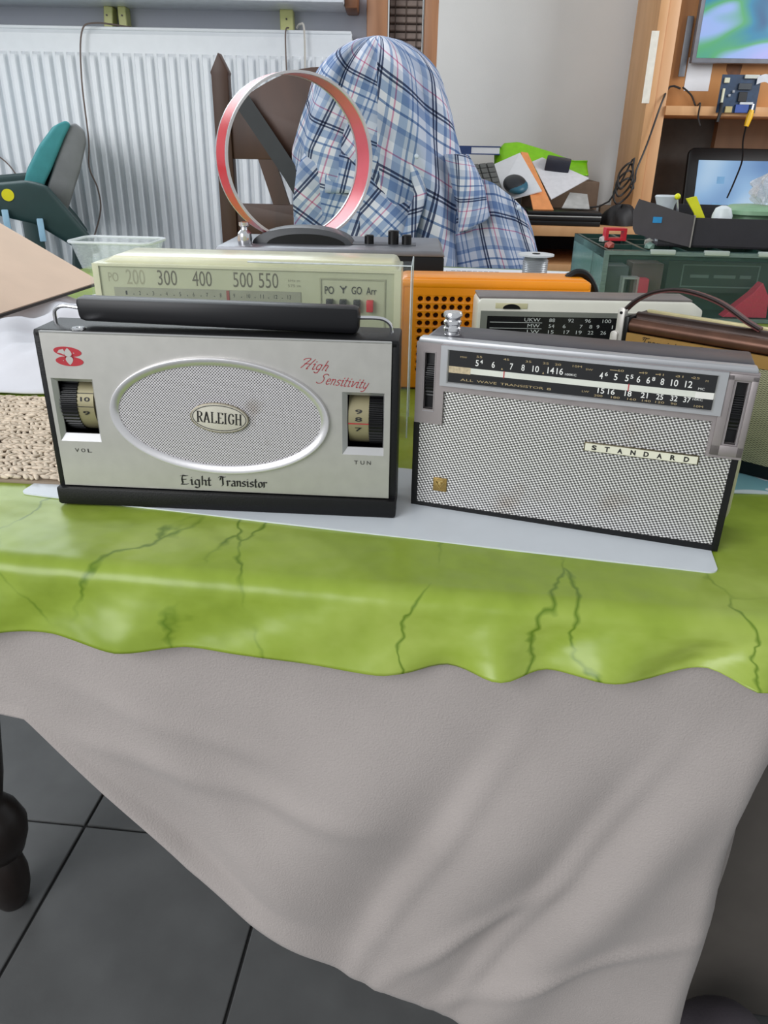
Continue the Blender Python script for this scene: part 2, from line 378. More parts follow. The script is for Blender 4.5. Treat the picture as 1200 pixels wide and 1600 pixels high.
# ------------------------------------------------------------------ radiator
rad = thing('panel_radiator', 'white steel panel radiator with vertical ribs below window sill', 'radiator', (0, 2.43, .16))
PT = .0309; x0r, x1r = -1.56, -.112; HR = 1.112
def rad_prof(u):  # rib depth across one pitch
    return .0135 * (sm(.08, .24, u) - sm(.60, .84, u))
NP = int((x1r - x0r - .03) / PT); US = [0, .08, .13, .19, .24, .60, .68, .76, .84]
xs = []
for i in range(NP):
    for u in US: xs.append((x0r + .015 + (i + u) * PT, rad_prof(u)))
xs = [(x0r, 0)] + xs + [(x0r + .015 + NP * PT, 0), (x1r, 0)]
zt = [(0, 0), (.04, 0), (.055, .5), (.065, 1), (HR - .072, 1), (HR - .064, .8), (HR - .056, 0), (HR - .012, 0), (HR, -.6)]
def rfn(s, t):
    x, d = xs[int(round(s * (len(xs) - 1)))]; z, k = zt[int(round(t * (len(zt) - 1)))]
    return (x, (-d * k) if k >= 0 else .006, z)
M_rad = mat('radiator_enamel', (224, 228, 232), .35, var=.02)
mkobj('front_panel', sheet(rfn, len(xs) - 1, len(zt) - 1), M_rad, rad, 25)
MB().box(x0r, x1r, .007, .07, 0, HR - .004, .004).build('back_panel', M_rad, rad)
MB().box(x0r, x1r - .001, .002, .07, HR - .003, HR + .006, .003).build('top_rail', M_rad, rad)
for k, x in enumerate((-1.4, -.3)): MB().box(x, x + .03, .06, .1, -.16, .06).build('foot_bracket', M_rad, rad)
M_peg = wood('yellow_wood', (186, 190, 120), (206, 206, 140), (1, 1, 6))
def peg(x0, x1, z0, z1, lab, tilt=0):
    o = thing('wall_block', lab, 'block', ((x0 + x1) / 2, 2.5, z0), 0)
    MB().box((x0 - x1) / 2, (x1 - x0) / 2, -.014, .03, 0, z1 - z0, .002, 1, Matrix.Rotation(tilt, 4, 'Y')).build('block', M_peg, o)
    MB().lathe([(.0025, 0), (.0025, .002)], 10, Matrix.Translation((0, -.014, (z1 - z0) * .6)) @ Matrix.Rotation(R(90), 4, 'X')).build('screw', mat('screw_dark', (70, 66, 60), .4, .6), o)
peg(-.80, -.776, 1.278, 1.332, 'pale yellow wooden block under sill where the brown wire hangs', R(6))
peg(-.757, -.735, 1.278, 1.332, 'greenish wooden block under sill with a rounded top')
peg(-.312, -.276, 1.275, 1.332, 'wide yellow-green wooden block under sill near the shutter')
def wire(name, pts, r, m_, label, cat='wire', n=6, group=None):
    return tag(MB().tube(cat_rom(pts, 6), r, n).build(name, m_), label, cat, group)
M_wire = mat('brown_wire', (112, 98, 92), .6)
wire('hanging_wire', [(-.72, 2.47, 1.281), (-.80, 2.415, 1.283), (-.835, 2.405, 1.26), (-.85, 2.4, 1.15), (-.853, 2.4, 1.0), (-.862, 2.4, .93), (-.845, 2.4, .87), (-.85, 2.4, .80), (-.915, 2.4, .66)], .0022, M_wire, 'thin brown wire hanging over radiator from the yellow block')
wire('hanging_wire', [(-.262, 2.45, 1.285), (-.25, 2.42, 1.29), (-.238, 2.41, 1.27), (-.24, 2.405, 1.1), (-.245, 2.405, .9)], .003, mat('white_wire', (190, 186, 178), .5), 'pale wire hooked over radiator beside the wide block')
wire('hanging_wire', [(-.285, 2.45, 1.285), (-.29, 2.415, 1.26), (-.288, 2.405, 1.1), (-.29, 2.405, .9)], .002, M_wire, 'brown wire hanging behind the wooden chair back')
wire('hanging_wire', [(-1.16, 2.405, .98), (-1.09, 2.4, .93), (-1.06, 2.4, .85), (-1.05, 2.4, .7)], .002, M_wire, 'thin wire on radiator behind the teal office chair')

# ================================================================== TABLE AND CLOTHS
TY = R(-7.2); TO = (0, .413, 0)
def T2W(x, y): return (TO[0] + x * math.cos(TY) - y * math.sin(TY), TO[1] + x * math.sin(TY) + y * math.cos(TY))
M_dkwood = wood('dark_oak', (26, 20, 18), (42, 32, 28), (3, 3, .5), .35)
tb = thing('dining_table', 'dark oak dining table with turned legs under green oilcloth', 'table', TO, TY)
MB().box(-.80, .72, .006, 1.42, .715, .7465, .006).build('table_top', M_dkwood, tb)
MB().box(.215, .515, .262, .284, .002, .714, .002).build('shade_board', mat('shade_taupe', (104, 98, 92), .75, var=.05), tb, label='dull taupe board added as shade under the table')  # added board, its dark colour stands in for shade beside the felt
MB().box(-.62, .40, .30, .325, .62, .715).box(-.62, .40, 1.15, 1.175, .62, .715).box(-.62, -.595, .30, 1.17, .62, .715).box(.375, .40, .30, 1.17, .62, .715).build('apron', M_dkwood, tb)
LEG = [(.018, 0), (.024, .012), (.029, .035), (.03, .06), (.026, .085), (.022, .095), (.034, .105), (.042, .13), (.044, .15), (.036, .175), (.026, .19), (.022, .2), (.03, .24), (.04, .32), (.044, .42), (.04, .5), (.028, .56), (.034, .58), (.034, .6)]
for x, y in ((-.567, .278), (.36, .33), (-.556, 1.15), (.36, 1.15)):
    MB().lathe(LEG, 28, Matrix.Translation((x, y, 0))).box(x - .035, x + .035, y - .035, y + .035, .6, .715, .003).build('leg', M_dkwood, tb)

def vein_mat():
    mt, nt, p = new_mat('green_marbled_oilcloth'); L = nt.links.new
    uv = ND(nt, 'ShaderNodeTexCoord').outputs['UV']
    n1 = ND(nt, 'ShaderNodeTexNoise', i_Scale=7.0, i_Detail=5.0, i_Roughness=.62); L(uv, n1.inputs['Vector'])
    rp = ND(nt, 'ShaderNodeValToRGB'); ramp_set(rp, [(.3, S(120, 142, 36)), (.5, S(142, 164, 54)), (.72, S(164, 182, 84))]); L(n1.outputs['Fac'], rp.inputs['Fac'])
    nd = ND(nt, 'ShaderNodeTexNoise', i_Scale=11.0, i_Detail=4.0, i_Roughness=.55); L(uv, nd.inputs['Vector'])
    sub = ND(nt, 'ShaderNodeVectorMath', operation='SUBTRACT'); sub.inputs[1].default_value = (.5, .5, .5); L(nd.outputs['Color'], sub.inputs[0])
    scl = ND(nt, 'ShaderNodeVectorMath', operation='SCALE', i_Scale=.06); L(sub.outputs[0], scl.inputs[0])
    ad = ND(nt, 'ShaderNodeVectorMath', operation='ADD'); L(uv, ad.inputs[0]); L(scl.outputs[0], ad.inputs[1])
    mp = ND(nt, 'ShaderNodeMapping'); mp.inputs['Scale'].default_value = (1.35, .5, 1); mp.inputs['Rotation'].default_value = (0, 0, .25); L(ad.outputs[0], mp.inputs[0])
    vo = ND(nt, 'ShaderNodeTexVoronoi', feature='DISTANCE_TO_EDGE', i_Scale=6.2); L(mp.outputs[0], vo.inputs['Vector'])
    v1 = ND(nt, 'ShaderNodeMapRange', i_1=.0, i_2=.011, i_3=1.0, i_4=0.0); L(vo.outputs['Distance'], v1.inputs[0])
    n3 = ND(nt, 'ShaderNodeTexNoise', i_Scale=13.0, i_Detail=2.0); L(uv, n3.inputs['Vector'])
    mk = ND(nt, 'ShaderNodeMapRange', i_1=.42, i_2=.55); L(n3.outputs['Fac'], mk.inputs[0])
    mu = ND(nt, 'ShaderNodeMath', operation='MULTIPLY'); L(v1.outputs[0], mu.inputs[0]); L(mk.outputs[0], mu.inputs[1])
    mx = ND(nt, 'ShaderNodeMix', data_type='RGBA'); mx.inputs['B'].default_value = S(92, 122, 14); L(mu.outputs[0], mx.inputs['Factor']); L(rp.outputs['Color'], mx.inputs['A'])
    L(mx.outputs['Result'], p.inputs['Base Color']); p.inputs['Roughness'].default_value = .36
    n4 = ND(nt, 'ShaderNodeTexNoise', i_Scale=9.0, i_Detail=3.0); L(uv, n4.inputs['Vector'])
    bp = ND(nt, 'ShaderNodeBump', i_Strength=.6, i_Distance=.016); L(n4.outputs['Fac'], bp.inputs['Height']); L(bp.outputs['Normal'], p.inputs['Normal'])
    return mt
HEM = [(-.8, .056), (-.269, .054), (-.221, .051), (-.175, .055), (-.129, .051), (-.085, .051), (-.041, .053), (.002, .055), (.023, .052), (.044, .047), (.085, .045), (.125, .039), (.168, .038), (.201, .031), (.239, .030), (.52, .035)]
GT = .7508; RAD = .011
def wavy(x):   # outward flare of the hem
    g = lambda c, wd, a: a * math.exp(-((x - c) / wd) ** 2)
    return .004 + g(-.30, .035, .012) + g(-.165, .03, .010) + g(-.03, .045, .007) + g(.075, .018, .016) + g(.035, .016, -.004) + g(.145, .025, .014) + g(.105, .014, -.004) + g(.225, .014, .018) + g(.195, .014, -.004) + g(-.5, .05, .012) + g(.32, .03, .012)
NT, NC, ND_ = 30, 8, 22
def green(s, t):
    x = -.81 + 1.54 * s; k = t * (NT + NC + ND_)
    hem = lerp_tab(HEM, x)
    if k <= NT:
        y = 1.43 + (RAD - .002 - 1.43) * (k / NT); a = k / NT
        return (x, y, GT + .0004 * math.sin(x * 37 + y * 11) * sm(.0, .1, y) + (-.0006 if y < .02 else 0))
    k -= NT
    if k <= NC:
        a = k / NC * PI / 2 * .97
        return (x, RAD - .002 - (RAD + .004) * math.sin(a), GT - .0006 - RAD * (1 - math.cos(a)))
    k = (k - NC) / ND_
    d = k * (hem - RAD); bulge = wavy(x)
    y = -.0063 - bulge * (k ** 1.3) + .0025 * math.sin(x * 61 + 4 * k) * k
    return (x, y, GT - .0006 - RAD - d)
def green_uv(s, t):
    k = t * (NT + NC + ND_); x = -.81 + 1.54 * s
    if k <= NT: return (x, 1.43 * (1 - k / NT))
    if k <= NT + NC: return (x, -.018 * (k - NT) / NC)
    return (x, -.018 - .055 * (k - NT - NC) / ND_)
gc = mkobj('oilcloth', sheet(green, 276, NT + NC + ND_, green_uv), vein_mat(), None, 60, TO, TY)
solid(gc, .0006, -1)
tag(gc, 'lime green marbled oilcloth with wavy hem covering the table', 'tablecloth')

FH = [(-.8, .13), (-.30, .128), (-.262, .132), (-.21, .194), (-.149, .266), (-.099, .312), (-.014, .374), (.074, .428), (.2, .50), (.25, .54), (.28, .60), (.5, .62)]
def gs(x, c, wd): return math.exp(-((x - c) / wd) ** 2)
def felt(s, t):
    x = -.78 + 1.085 * s; H = lerp_tab(FH, x)
    if t < .1: return (x, .06 - .048 * t / .1, .7486)
    k = (t - .1) / .9; d = k * H; D = max(0, d - .05)
    # diagonal folds running from upper right to lower left
    q = x + .42 * D
    f = .017 * gs(q, .155, .045) + .012 * gs(q, .03, .06) + .012 * gs(q, .255, .028) + .014 * gs(x - .55 * D, -.33, .05) + .012 * gs(x - .5 * D, -.2, .03) - .005 * gs(q, .10, .03) - .006 * gs(q, .21, .025)
    f += .003 * math.sin(x * 31 + d * 12) + .003 * math.sin(x * 17 - d * 33 + 1)
    f += .006 * gs(q, .115, .010) + .005 * gs(q, .212, .008) + .005 * gs(x + .9 * D, .30, .010) * sm(.2, .3, d) + .005 * gs(x + 1.6 * D, .62, .014) * sm(.25, .33, d)
    f += .005 * gs(d - .35 * (x + .28), .075, .010) * sm(-.27, -.22, x) * sm(-.05, -.12, x) + .005 * gs(d - .25 * (x + .28), .13, .012) * sm(-.25, -.2, x) * sm(.02, -.06, x)
    y = -.0008 + .0125 * (1 - sm(-.004, .016, d)) - f * sm(.04, .22, d) * (1 - .6 * sm(.75, 1, k)) + .01 * sm(.1, .4, d)
    # the cloth turns back under the table beyond the right-hand fold
    y += .13 * sm(.240 - .01 * D, .30, x) * sm(.03, .20, d)
    xx = x + .045 * gs(x, .27, .05) * sm(.1, .4, d) * .2
    y -= .012 * sm(.9, 1.0, k) * gs(x, -.1, .12)
    return (xx, y, .7476 - d)
M_felt = mat('beige_felt', (168, 160, 156), .95, var=.05, vs=14, bump=.5, bs=700, sheen=.15, spec=.2)
fe = mkobj('felt_underlay', sheet(felt, 260, 90), M_felt, None, 60, TO, TY); solid(fe, .0014, -1)
tag(fe, 'beige-grey felt underlay cloth hanging down from the table front', 'cloth')
cu_ = tag(MB().ball((0, 0, .0), (.075, .06, .138), 4).build('floor_cushion', mat('dark_violet_grey', (66, 60, 66), .9, bump=.4, bs=300), None, 60, (.392, .535, .0)), 'dark violet-grey rounded cushion on the tiles behind the felt cloth', 'cushion')
for v in cu_.data.vertices:
    if v.co.z < .0: v.co.z = .0

# ================================================================== ON THE TABLE, FRONT
G0 = .7513                      # cloth surface
SH = .0012; T0 = G0 + SH        # sheet surface
def xz(pts, ang=0, o=(0, 0)):
    return [(o[0] + x * math.cos(ang) - z * math.sin(ang), o[1] + x * math.sin(ang) + z * math.cos(ang)) for x, z in pts]
# white plastic sheet under the two front radios (x,y polygon extruded in z)
SA = math.atan2(.439 - .544, .22 + .282); SW_ = math.hypot(.502, .105)
so = MB().prism([(x, z) for x, z in rrect(0, SW_, 0, .125, .007)], 0, SH).build('plastic_sheet', mat('pale_plastic', (214, 220, 226), .4, var=.02), None, 30)
for v in so.data.vertices: v.co = Vector((v.co.x, v.co.z, v.co.y))
so.data.flip_normals()
so.location = (-.283, .541, G0); so.rotation_euler.z = SA
tag(so, 'thin white plastic sheet with rounded corners under the two front radios', 'sheet')

M_gr1 = weave('oval_grille_cloth', (70, 66, 68), (206, 203, 206), (2900, 2900), (2900, -2900), .28, .52, .55, .15, stain=(176, 156, 130))
M_gr2 = weave('woven_metal_grille', (86, 84, 84), (236, 234, 232), (2560, 1460), (980, -3200), .36, .72, .35, .45, stain=(236, 228, 220))
M_drum = mat('dial_drum', (146, 138, 106), .45, .2, var=.06)
M_panelprint = mat('panel_print', (40, 38, 36), .6)
def wheel(parent, cx0, cx1, cz, r, yc, name, material, ribs=0):
    mb = MB(); n = 192; b = bmesh.new(); rings = []
    for x in (cx0, cx1):
        rings.append([b.verts.new((x, yc + (r - (.0009 if ribs and (i // 2) % 2 else 0)) * math.cos(2 * PI * i / n), cz + (r - (.0009 if ribs and (i // 2) % 2 else 0)) * math.sin(2 * PI * i / n))) for i in range(n)])
    for i in range(n): b.faces.new((rings[0][i], rings[0][(i + 1) % n], rings[1][(i + 1) % n], rings[1][i]))
    b.faces.new(rings[0]); b.faces.new(rings[1][::-1]); bmesh.ops.recalc_face_normals(b, faces=b.faces[:])
    return mb.merge(b).build(name, material, parent, 25 if not ribs else 5)
def on_drum(ang, cz, r, yc):   # matrix bringing a flat print at origin onto the drum
    return Matrix.Translation((0, yc, cz)) @ Matrix.Rotation(ang, 4, 'X') @ Matrix.Translation((0, -r - .0003, 0))

# ---------------- silver radio with oval grille
ra = thing('portable_radio', 'silver fronted black radio with oval grille and script lettering', 'radio', (-.244, .526, T0), R(-3.28))
W_, H_, D_ = .2525, .1285, .042
MB().box(0, .006, .0015, D_, 0, H_, .0012).box(W_ - .006, W_, .0015, D_, 0, H_, .0012).box(0, W_, .0015, D_, H_ - .005, H_ + .0015, .0018).box(0, W_, .0015, D_, 0, .006, .001).box(.003, W_ - .003, D_ - .004, D_ - .001, .003, H_ - .003).build('case', M_black, ra)
MB().prism([(0, 0), (.0, 0)] and [(-.0005, .001), (.0015, 0), (W_ - .0015, 0), (W_ + .0005, .001), (W_ + .0005, .0135), (-.0005, .0135)], -.0035, .012, .0015).build('base_bar', M_black, ra)
vo_o, vo_i = (.008, .038, .0495, .0962), (.0108, .0358, .0545, .0932)
tu_o, tu_i = (.2138, .2432, .0475, .0936), (.2172, .2424, .0522, .0907)
pn = MB().plate(.0052, .2475, .0145, .1282, [vo_o, tu_o], 0, .0018).box(.0052, .2475, 0, .006, .1272, .1292, .0006).build('front_panel', M_alu, ra, 20)
MB().tube([(.0052, .0004, .1287), (.2475, .0004, .1287)], .0006, 6).build('panel_edge', M_bright, ra)
for (o_, i_, side, labs) in ((vo_o, vo_i, 0, [('10', .30), ('9', -.17)]), (tu_o, tu_i, 1, [('9', .33), ('8', .08), ('7', -.28)])):
    MB().bezel(o_, i_, 0, .0035).build('dial_bezel', M_bright, ra, 10)
    cz = (i_[2] + i_[3]) / 2; rr = .0225; yc = .0018 + rr
    split = .0226 if side == 0 else .2322
    kx, dx = ((i_[0] + .0002, split), (split, i_[1] - .0012)) if side == 0 else ((split, i_[1] - .0005), (i_[0] + .0006, split))
    wheel(ra, *kx, cz, rr, yc, 'thumbwheel', M_blackp, 1)
    dr = wheel(ra, *dx, cz, rr - .0012, yc, 'dial_drum', M_drum)
    mb = MB(); xc = (dx[0] + dx[1]) / 2
    for s_, a_ in labs:
        wd = .0070 if len(s_) > 1 else .0050
        mb.text(s_, xc - wd / 2, xc + wd / 2, -.0016, .0016, 0, on_drum(-a_, cz, rr - .0012, yc), bold=.02)
    if side == 0:
        for a_ in (.5, .05): mb.box(dx[0], dx[1], -.0001, .0001, -.0002, .0002, 0, 1, on_drum(-a_, cz, rr - .0012, yc))
    mb.build('dial_numerals', M_ink, dr, 0)
    if side: MB().box(dx[0], dx[1], -.0002, 0, -.00035, .00035, 0, 1, on_drum(.07, cz, rr - .0012, yc)).build('pointer', M_red, dr, 0)
OC = (.1265, .0722); OT = R(-1.0)
MB().ell(OC[0], OC[1], .0735, .0378, -.0006, .001, 72, OT).build('grille', M_gr1, ra, 0)
MB().ellring(OC[0], OC[1], .0722, .0366, [(0, -.0008), (.0004, -.0015), (.0050, -.0032), (.0058, -.0030), (.0063, -.0018), (.0063, .001), (0, .001)], 96, OT).build('oval_trim', mat('oval_chrome', (226, 224, 226), .3, .8, var=.03), ra, 50)
bd = MB().ell(.1269, .0720, .0205, .0106, -.0024, 0, 48, R(-3), .0004).build('badge', mat('badge_cream', (196, 192, 178), .45), ra, 30)
MB().ellring(.1269, .0720, .0188, .0089, [(0, -.0026), (.0005, -.0026), (.0005, -.0023), (0, -.0023)], 64, R(-3)).build('badge_line', M_panelprint, bd, 0)
MB().ellring(.1269, .0720, .0201, .0102, [(0, -.0027), (.0007, -.0025), (.0007, -.0006), (0, -.0006)], 64, R(-3)).build('badge_rim', mat('badge_rim', (150, 142, 124), .4, .5), bd, 0)
SER = {'R': [[(.12, 0), (.12, 1)], [(.0, 1), (.3, 1), (.5, .88), (.5, .64), (.3, .5), (.12, .5)], [(.3, .5), (.5, .06), (.62, 0)], [(0, 0), (.25, 0)]],
       'A': [[(.06, 0), (.3, 1)], [(.3, 1), (.54, 0)], [(.15, .3), (.46, .3)], [(0, 0), (.14, 0)], [(.42, 0), (.66, 0)]],
       'L': [[(.14, 0), (.14, 1)], [(.02, 1), (.28, 1)], [(.02, 0), (.55, 0), (.57, .22)]],
       'E': [[(.14, 0), (.14, 1)], [(.02, 1), (.54, 1), (.54, .82)], [(.02, 0), (.55, 0), (.57, .2)], [(.14, .52), (.42, .52)]],
       'I': [[(.16, 0), (.16, 1)], [(.03, 1), (.29, 1)], [(.03, 0), (.29, 0)]],
       'G': [[(.56, .75), (.5, .95), (.34, 1), (.18, .9), (.1, .6), (.1, .35), (.2, .08), (.36, 0), (.52, .08), (.56, .2), (.56, .42)], [(.4, .44), (.66, .44)]],
       'H': [[(.12, 0), (.12, 1)], [(.54, 0), (.54, 1)], [(.12, .52), (.54, .52)], [(0, 0), (.25, 0)], [(0, 1), (.25, 1)], [(.42, 0), (.66, 0)], [(.42, 1), (.66, 1)]]}
SADV = {'R': .7, 'A': .72, 'L': .66, 'E': .66, 'I': .4, 'G': .74, 'H': .72}
mb = MB(); sx = .0325 / sum(SADV[c] for c in 'RALEIGH'); x = 0; hh = .0078
for c in 'RALEIGH':
    for st in SER[c]:
        q = xz([(.1108 + (x + px) * sx - .127, .0682 + pz * hh - .072) for px, pz in st], R(-3), (.127, .072)); mb.stroke(q, -.00262, (.15 * sx, 0), .06 * hh)
    x += SADV[c]
mb.build('badge_lettering', M_panelprint, bd, 0)
# red figure-eight emblem of two leaf-shaped halves
em = MB().ell(.0233, .1153, .0098, .0034, -.0003, 0, 40, R(-5)).ell(.0238, .1086, .0098, .0034, -.0003, 0, 40, R(-2)).box(.021, .027, -.0003, 0, .1105, .1135).build('emblem', M_red, ra, 0)
def drop(cx, cz, a, b_, flip): 
    return [(cx + a * math.sin(t) * math.sin(t / 2), cz + flip * b_ * math.cos(t)) for t in [2 * PI * i / 24 for i in range(24)]]
mb = MB().poly(drop(.0235, .1149, .0034, .0030, 1), -.0004).poly(drop(.0240, .1090, .0034, .0030, -1), -.0004)
mb.poly([(.0160, .1146), (.0175, .1164), (.0205, .1172), (.0212, .1155), (.0206, .1132), (.0188, .1140)], -.0004)
mb.poly([(.0272, .1145), (.0277, .1150), (.0282, .1145), (.0277, .1140)], -.0004).poly([(.0192, .1090), (.0196, .1094), (.0200, .1090), (.0196, .1086)], -.0004)
mb.build('emblem_inlay', M_alu, em, 0)
mb = MB(); script_text(mb, 'High', .1850, .1095, .0185, .0072, -.0003, .00045, (.0005, .0003), .5, True, R(-5)); script_text(mb, 'Sensitivity', .1965, .0992, .0345, .0072, -.0003, .00042, (.00045, .0003), .42, True, R(-4.5)); mb.build('red_lettering', M_red, ra, 0)
mb = MB(); script_text(mb, 'Eight', .0935, .0188, .0235, .0074, -.0003, .0003, (.0011, .0007)); script_text(mb, 'Transistor', .1222, .0190, .0360, .0074, -.0003, .0003, (.0011, .0007)); mb.build('black_lettering', M_ink, ra, 0)
mb = MB()
for s_, x in (('V', .0172), ('O', .0218), ('L', .0266)): mb.text(s_, x, x + .0030, .0412, .0440, -.0003)
mb.build('control_lettering', M_ink, ra, 0); mb = MB()
for s_, x in (('T', .2222), ('U', .2268), ('N', .2314)): mb.text(s_, x, x + .0028, .0404, .0432, -.0003)
mb.build('control_lettering', M_ink, ra, 0)
hd = MB().prism([(.0270, .1500), (.0285, .1335), (.2236, .1300), (.2246, .1485)], .012, .027, .004).build('handle', mat('handle_black', (20, 20, 23), .4, spec=.35), ra, 40)
for p in ([(.030, .020, .141), (.016, .020, .1425), (.009, .021, .1395), (.0075, .022, .134), (.0075, .022, .1275)], [(.222, .020, .1405), (.238, .020, .1405), (.2445, .021, .137), (.2462, .022, .132), (.2462, .022, .1275)]):
    MB().tube(cat_rom(p, 5), .0013, 8).build('handle_bail', M_chrome, ra)
MB().lathe([(.0048, 0), (.0050, .0010), (.0042, .0018), (.0015, .0018), (.0012, .0012)], 20, Matrix.Translation((.0315, .0048, .1295)) ).build('top_stud', M_chrome, ra)

# ---------------- silver mesh radio with long dial
rs = thing('portable_radio', 'silver mesh fronted radio with long black dial and chrome knob', 'radio', (.021, .536, T0), R(-18.3))
M_pew = mat('pewter_metal', (156, 148, 148), .48, .6, var=.08, vs=60, bump=.05, bs=900)
M_pew2 = mat('light_pewter', (178, 179, 182), .45, .6, var=.04)
M_dktop = mat('dark_grey_top', (66, 64, 70), .4, .2, var=.12, vs=25)
MB().prism([(0, 0), (.2195, 0), (.2195, .1235), (.0015, .1235)], .0012, .041, .0012).build('case', M_blackp, rs)
MB().prism([(-.0002, .0), (.2197, .0), (.2197, .005), (.215, .0045), (.0045, .003), (.004, .066), (-.0002, .066)], -.0012, .004).prism([(.2155, .0045), (.2198, .0045), (.2198, .068), (.2155, .068)], -.0012, .004).build('front_lip', M_blackp, rs, 20)
MB().prism([(.0042, .003), (.2152, .0046), (.2156, .069), (.2, .069), (.2, .092), (.021, .092), (.021, .0675), (.0042, .0675)], -.0008, .0012).build('grille', M_gr2, rs, 0)
lf_s, rt_s = (.0070, .0142, .0776, .1182), (.2085, .2152, .0779, .1188)
MB().plate(.0008, .2208, .0918, .1250, [(lf_s[0], lf_s[1], .0918, lf_s[3]), (rt_s[0], rt_s[1], .0918, rt_s[3])], -.0035, .0012).plate(.0008, .0214, .0668, .0918, [(lf_s[0], lf_s[1], lf_s[2], .0918)], -.0035, .0012).plate(.1990, .2208, .0682, .0918, [(rt_s[0], rt_s[1], rt_s[2], .0918)], -.0035, .0012).build('dial_surround', M_pew, rs, 10)
MB().prism([(.0012, .1245), (.2200, .1245), (.2188, .1285), (.0025, .1285)], -.0034, .0058, .0012).build('top_band', M_pew2, rs)
MB().prism([(.0022, .1225), (.2190, .1225), (.2180, .1290), (.0065, .1290)], .0050, .041, .002).build('top_cover', M_dktop, rs)
MB().plate(.0190, .2028, .0965, .1246, [(.0240, .1975, .0990, .1222)], -.0062, -.0030).build('dial_frame', M_pew2, rs, 10)
MB().bezel((.0236, .1979, .0986, .1226), (.0246, .1969, .0994, .1218), -.0064, -.0048).build('dial_bevel', M_bright, rs, 10)
dg_ = MB().box(.0244, .1972, -.0048, -.0036, .0992, .1220).build('dial_glass', mat('dial_black', (18, 18, 20), .25, coat=.3), rs, 0)
MB().box(.0250, .1968, -.0050, -.0046, .1066, .1106).build('dial_strip', mat('ivory_strip', (216, 218, 208), .4), dg_, 0)
MB().box(.0248, .0402, -.0051, -.0046, .1062, .1108).build('strip_end', mat('tan_speckle', (188, 172, 142), .6, var=.25, vs=600), dg_, 0)
MB().box(.1858, .1966, -.0051, -.0046, .1064, .1104).build('strip_end', mat('white_strip_end', (232, 230, 224), .4), dg_, 0)
for xx in (.0634, .1449): MB().box(xx - .0003, xx + .0003, -.0053, -.0046, .1062, .1110).build('pointer', M_red, dg_, 0)
yT = -.00500
def nums(items, z0, z1, wpc, mb):
    for s_, x in items:
        wd = wpc * len(s_); mb.text(s_, x - wd / 2, x + wd / 2, z0, z1, yT, bold=.01)
M_wht = mat('white_print', (232, 232, 228), .5)
M_gold = mat('gold_print', (176, 156, 116), .5)
mb = MB()
nums([('5', .0444), ('6', .0556), ('7', .0680), ('8', .0758), ('10', .0843), ('14', .0943), ('16', .1002), ('4', .1269), ('5', .1361), ('5', .1431), ('6', .1503), ('6', .1563), ('8', .1649), ('10', .1723), ('12', .1808)], .1125, .1168, .00215, mb)
nums([('4', .0474), ('6', .1300), ('5', .1460), ('8', .1594)], .1146, .1172, .0019, mb)
nums([('15', .1281), ('16', .1347), ('18', .1453), ('21', .1554), ('25', .1649), ('32', .1736), ('37', .1815)], .1028, .1064, .00215, mb)
mb.text('100KC', .1038, .1112, .1124, .1139, yT).text('MC', .1868, .1906, .1118, .1133, yT).text('10KC', .1848, .1908, .1048, .1062, yT)
mb.build('dial_numerals', M_wht, dg_, 0)
mb = MB()
mb.text('MW', .0325, .0372, .1172, .1184, yT).text('SW', .1166, .1212, .1172, .1184, yT).text('LW', .1160, .1206, .1024, .1036, yT).text('M', .1902, .1918, .1172, .1184, yT)
for s_, x in (('55', .0456), ('45', .0641), ('35', .0790), ('25', .0905), ('20', .0985), ('10M', .1110), ('60', .1385), ('49', .1531), ('41', .1630), ('31', .1748), ('25', .1845)): mb.text(s_, x - .0014 * len(s_) / 2 * 1.4, x + .0014 * len(s_) / 2 * 1.4, .1184, .1198, yT)
for a, b in ((.1318, .1362), (.1500, .1514), (.1600, .1612), (.1722, .1732), (.1815, .1827)): mb.box(a, b, yT - .0001, yT, .1188, .1192)
for s_, x in (('200', .1268), ('180', .1377), ('160', .1480), ('140', .1572), ('120', .1655), ('90', .1740), ('10M', .1890)): mb.text(s_, x - .0014 * len(s_) / 2 * 1.3, x + .0014 * len(s_) / 2 * 1.3, .1004, .1018, yT)
x = .0335
for word, gap in (('ALL', .0115), ('WAVE', .0165), ('TRANSISTOR', .0315), ('8', 0)):
    wd = {'ALL': .0090, 'WAVE': .0138, 'TRANSISTOR': .0292, '8': .0028}[word]
    mb.text(word, x, x + wd, .1012, .1028, yT); x += gap if gap else 0
for xx in (.0610, .0888): mb.poly([(xx, .1118), (xx + .0014, .1118), (xx + .0007, .1132)], yT)
mb.build('dial_wavelengths', M_gold, dg_, 0)
for sl in (lf_s, rt_s):
    MB().bezel((sl[0] - .0008, sl[1] + .0008, sl[2] - .0015, sl[3] + .0008), sl, -.0038, -.0024).build('slot_trim', M_pew2, rs, 10)
    wheel(rs, sl[0] + .0003, sl[1] - .0003, (sl[2] + sl[3]) / 2, .0230, -.0024 + .0230, 'thumbwheel', M_blackp, 1)
MB().box(.2012, .2070, -.0046, -.003, .070, .1235, .0006).box(.2166, .2205, -.0046, -.003, .070, .1235, .0006).box(.2012, .2205, -.0046, -.003, .070, .0772, .0006).box(.2012, .2205, -.0046, -.003, .1196, .1240, .0006).build('wheel_guard', M_pew, rs)
nm = MB().box(.1220, .1960, -.0024, -.0006, .0608, .0672, .0003).build('name_plate', mat('plate_edge', (92, 84, 62), .4, .5), rs)
MB().box(.1228, .1952, -.0028, -.0022, .0614, .0666).build('plate_face', mat('ivory_enamel', (222, 220, 200), .4), nm, 0)
mb = MB()
for k, c in enumerate('STANDARD'): mb.text(c, .1272 + k * .0085, .1272 + k * .0085 + .0034, .0622, .0658, -.00290, bold=.045)
mb.build('plate_lettering', M_ink, nm, 0)
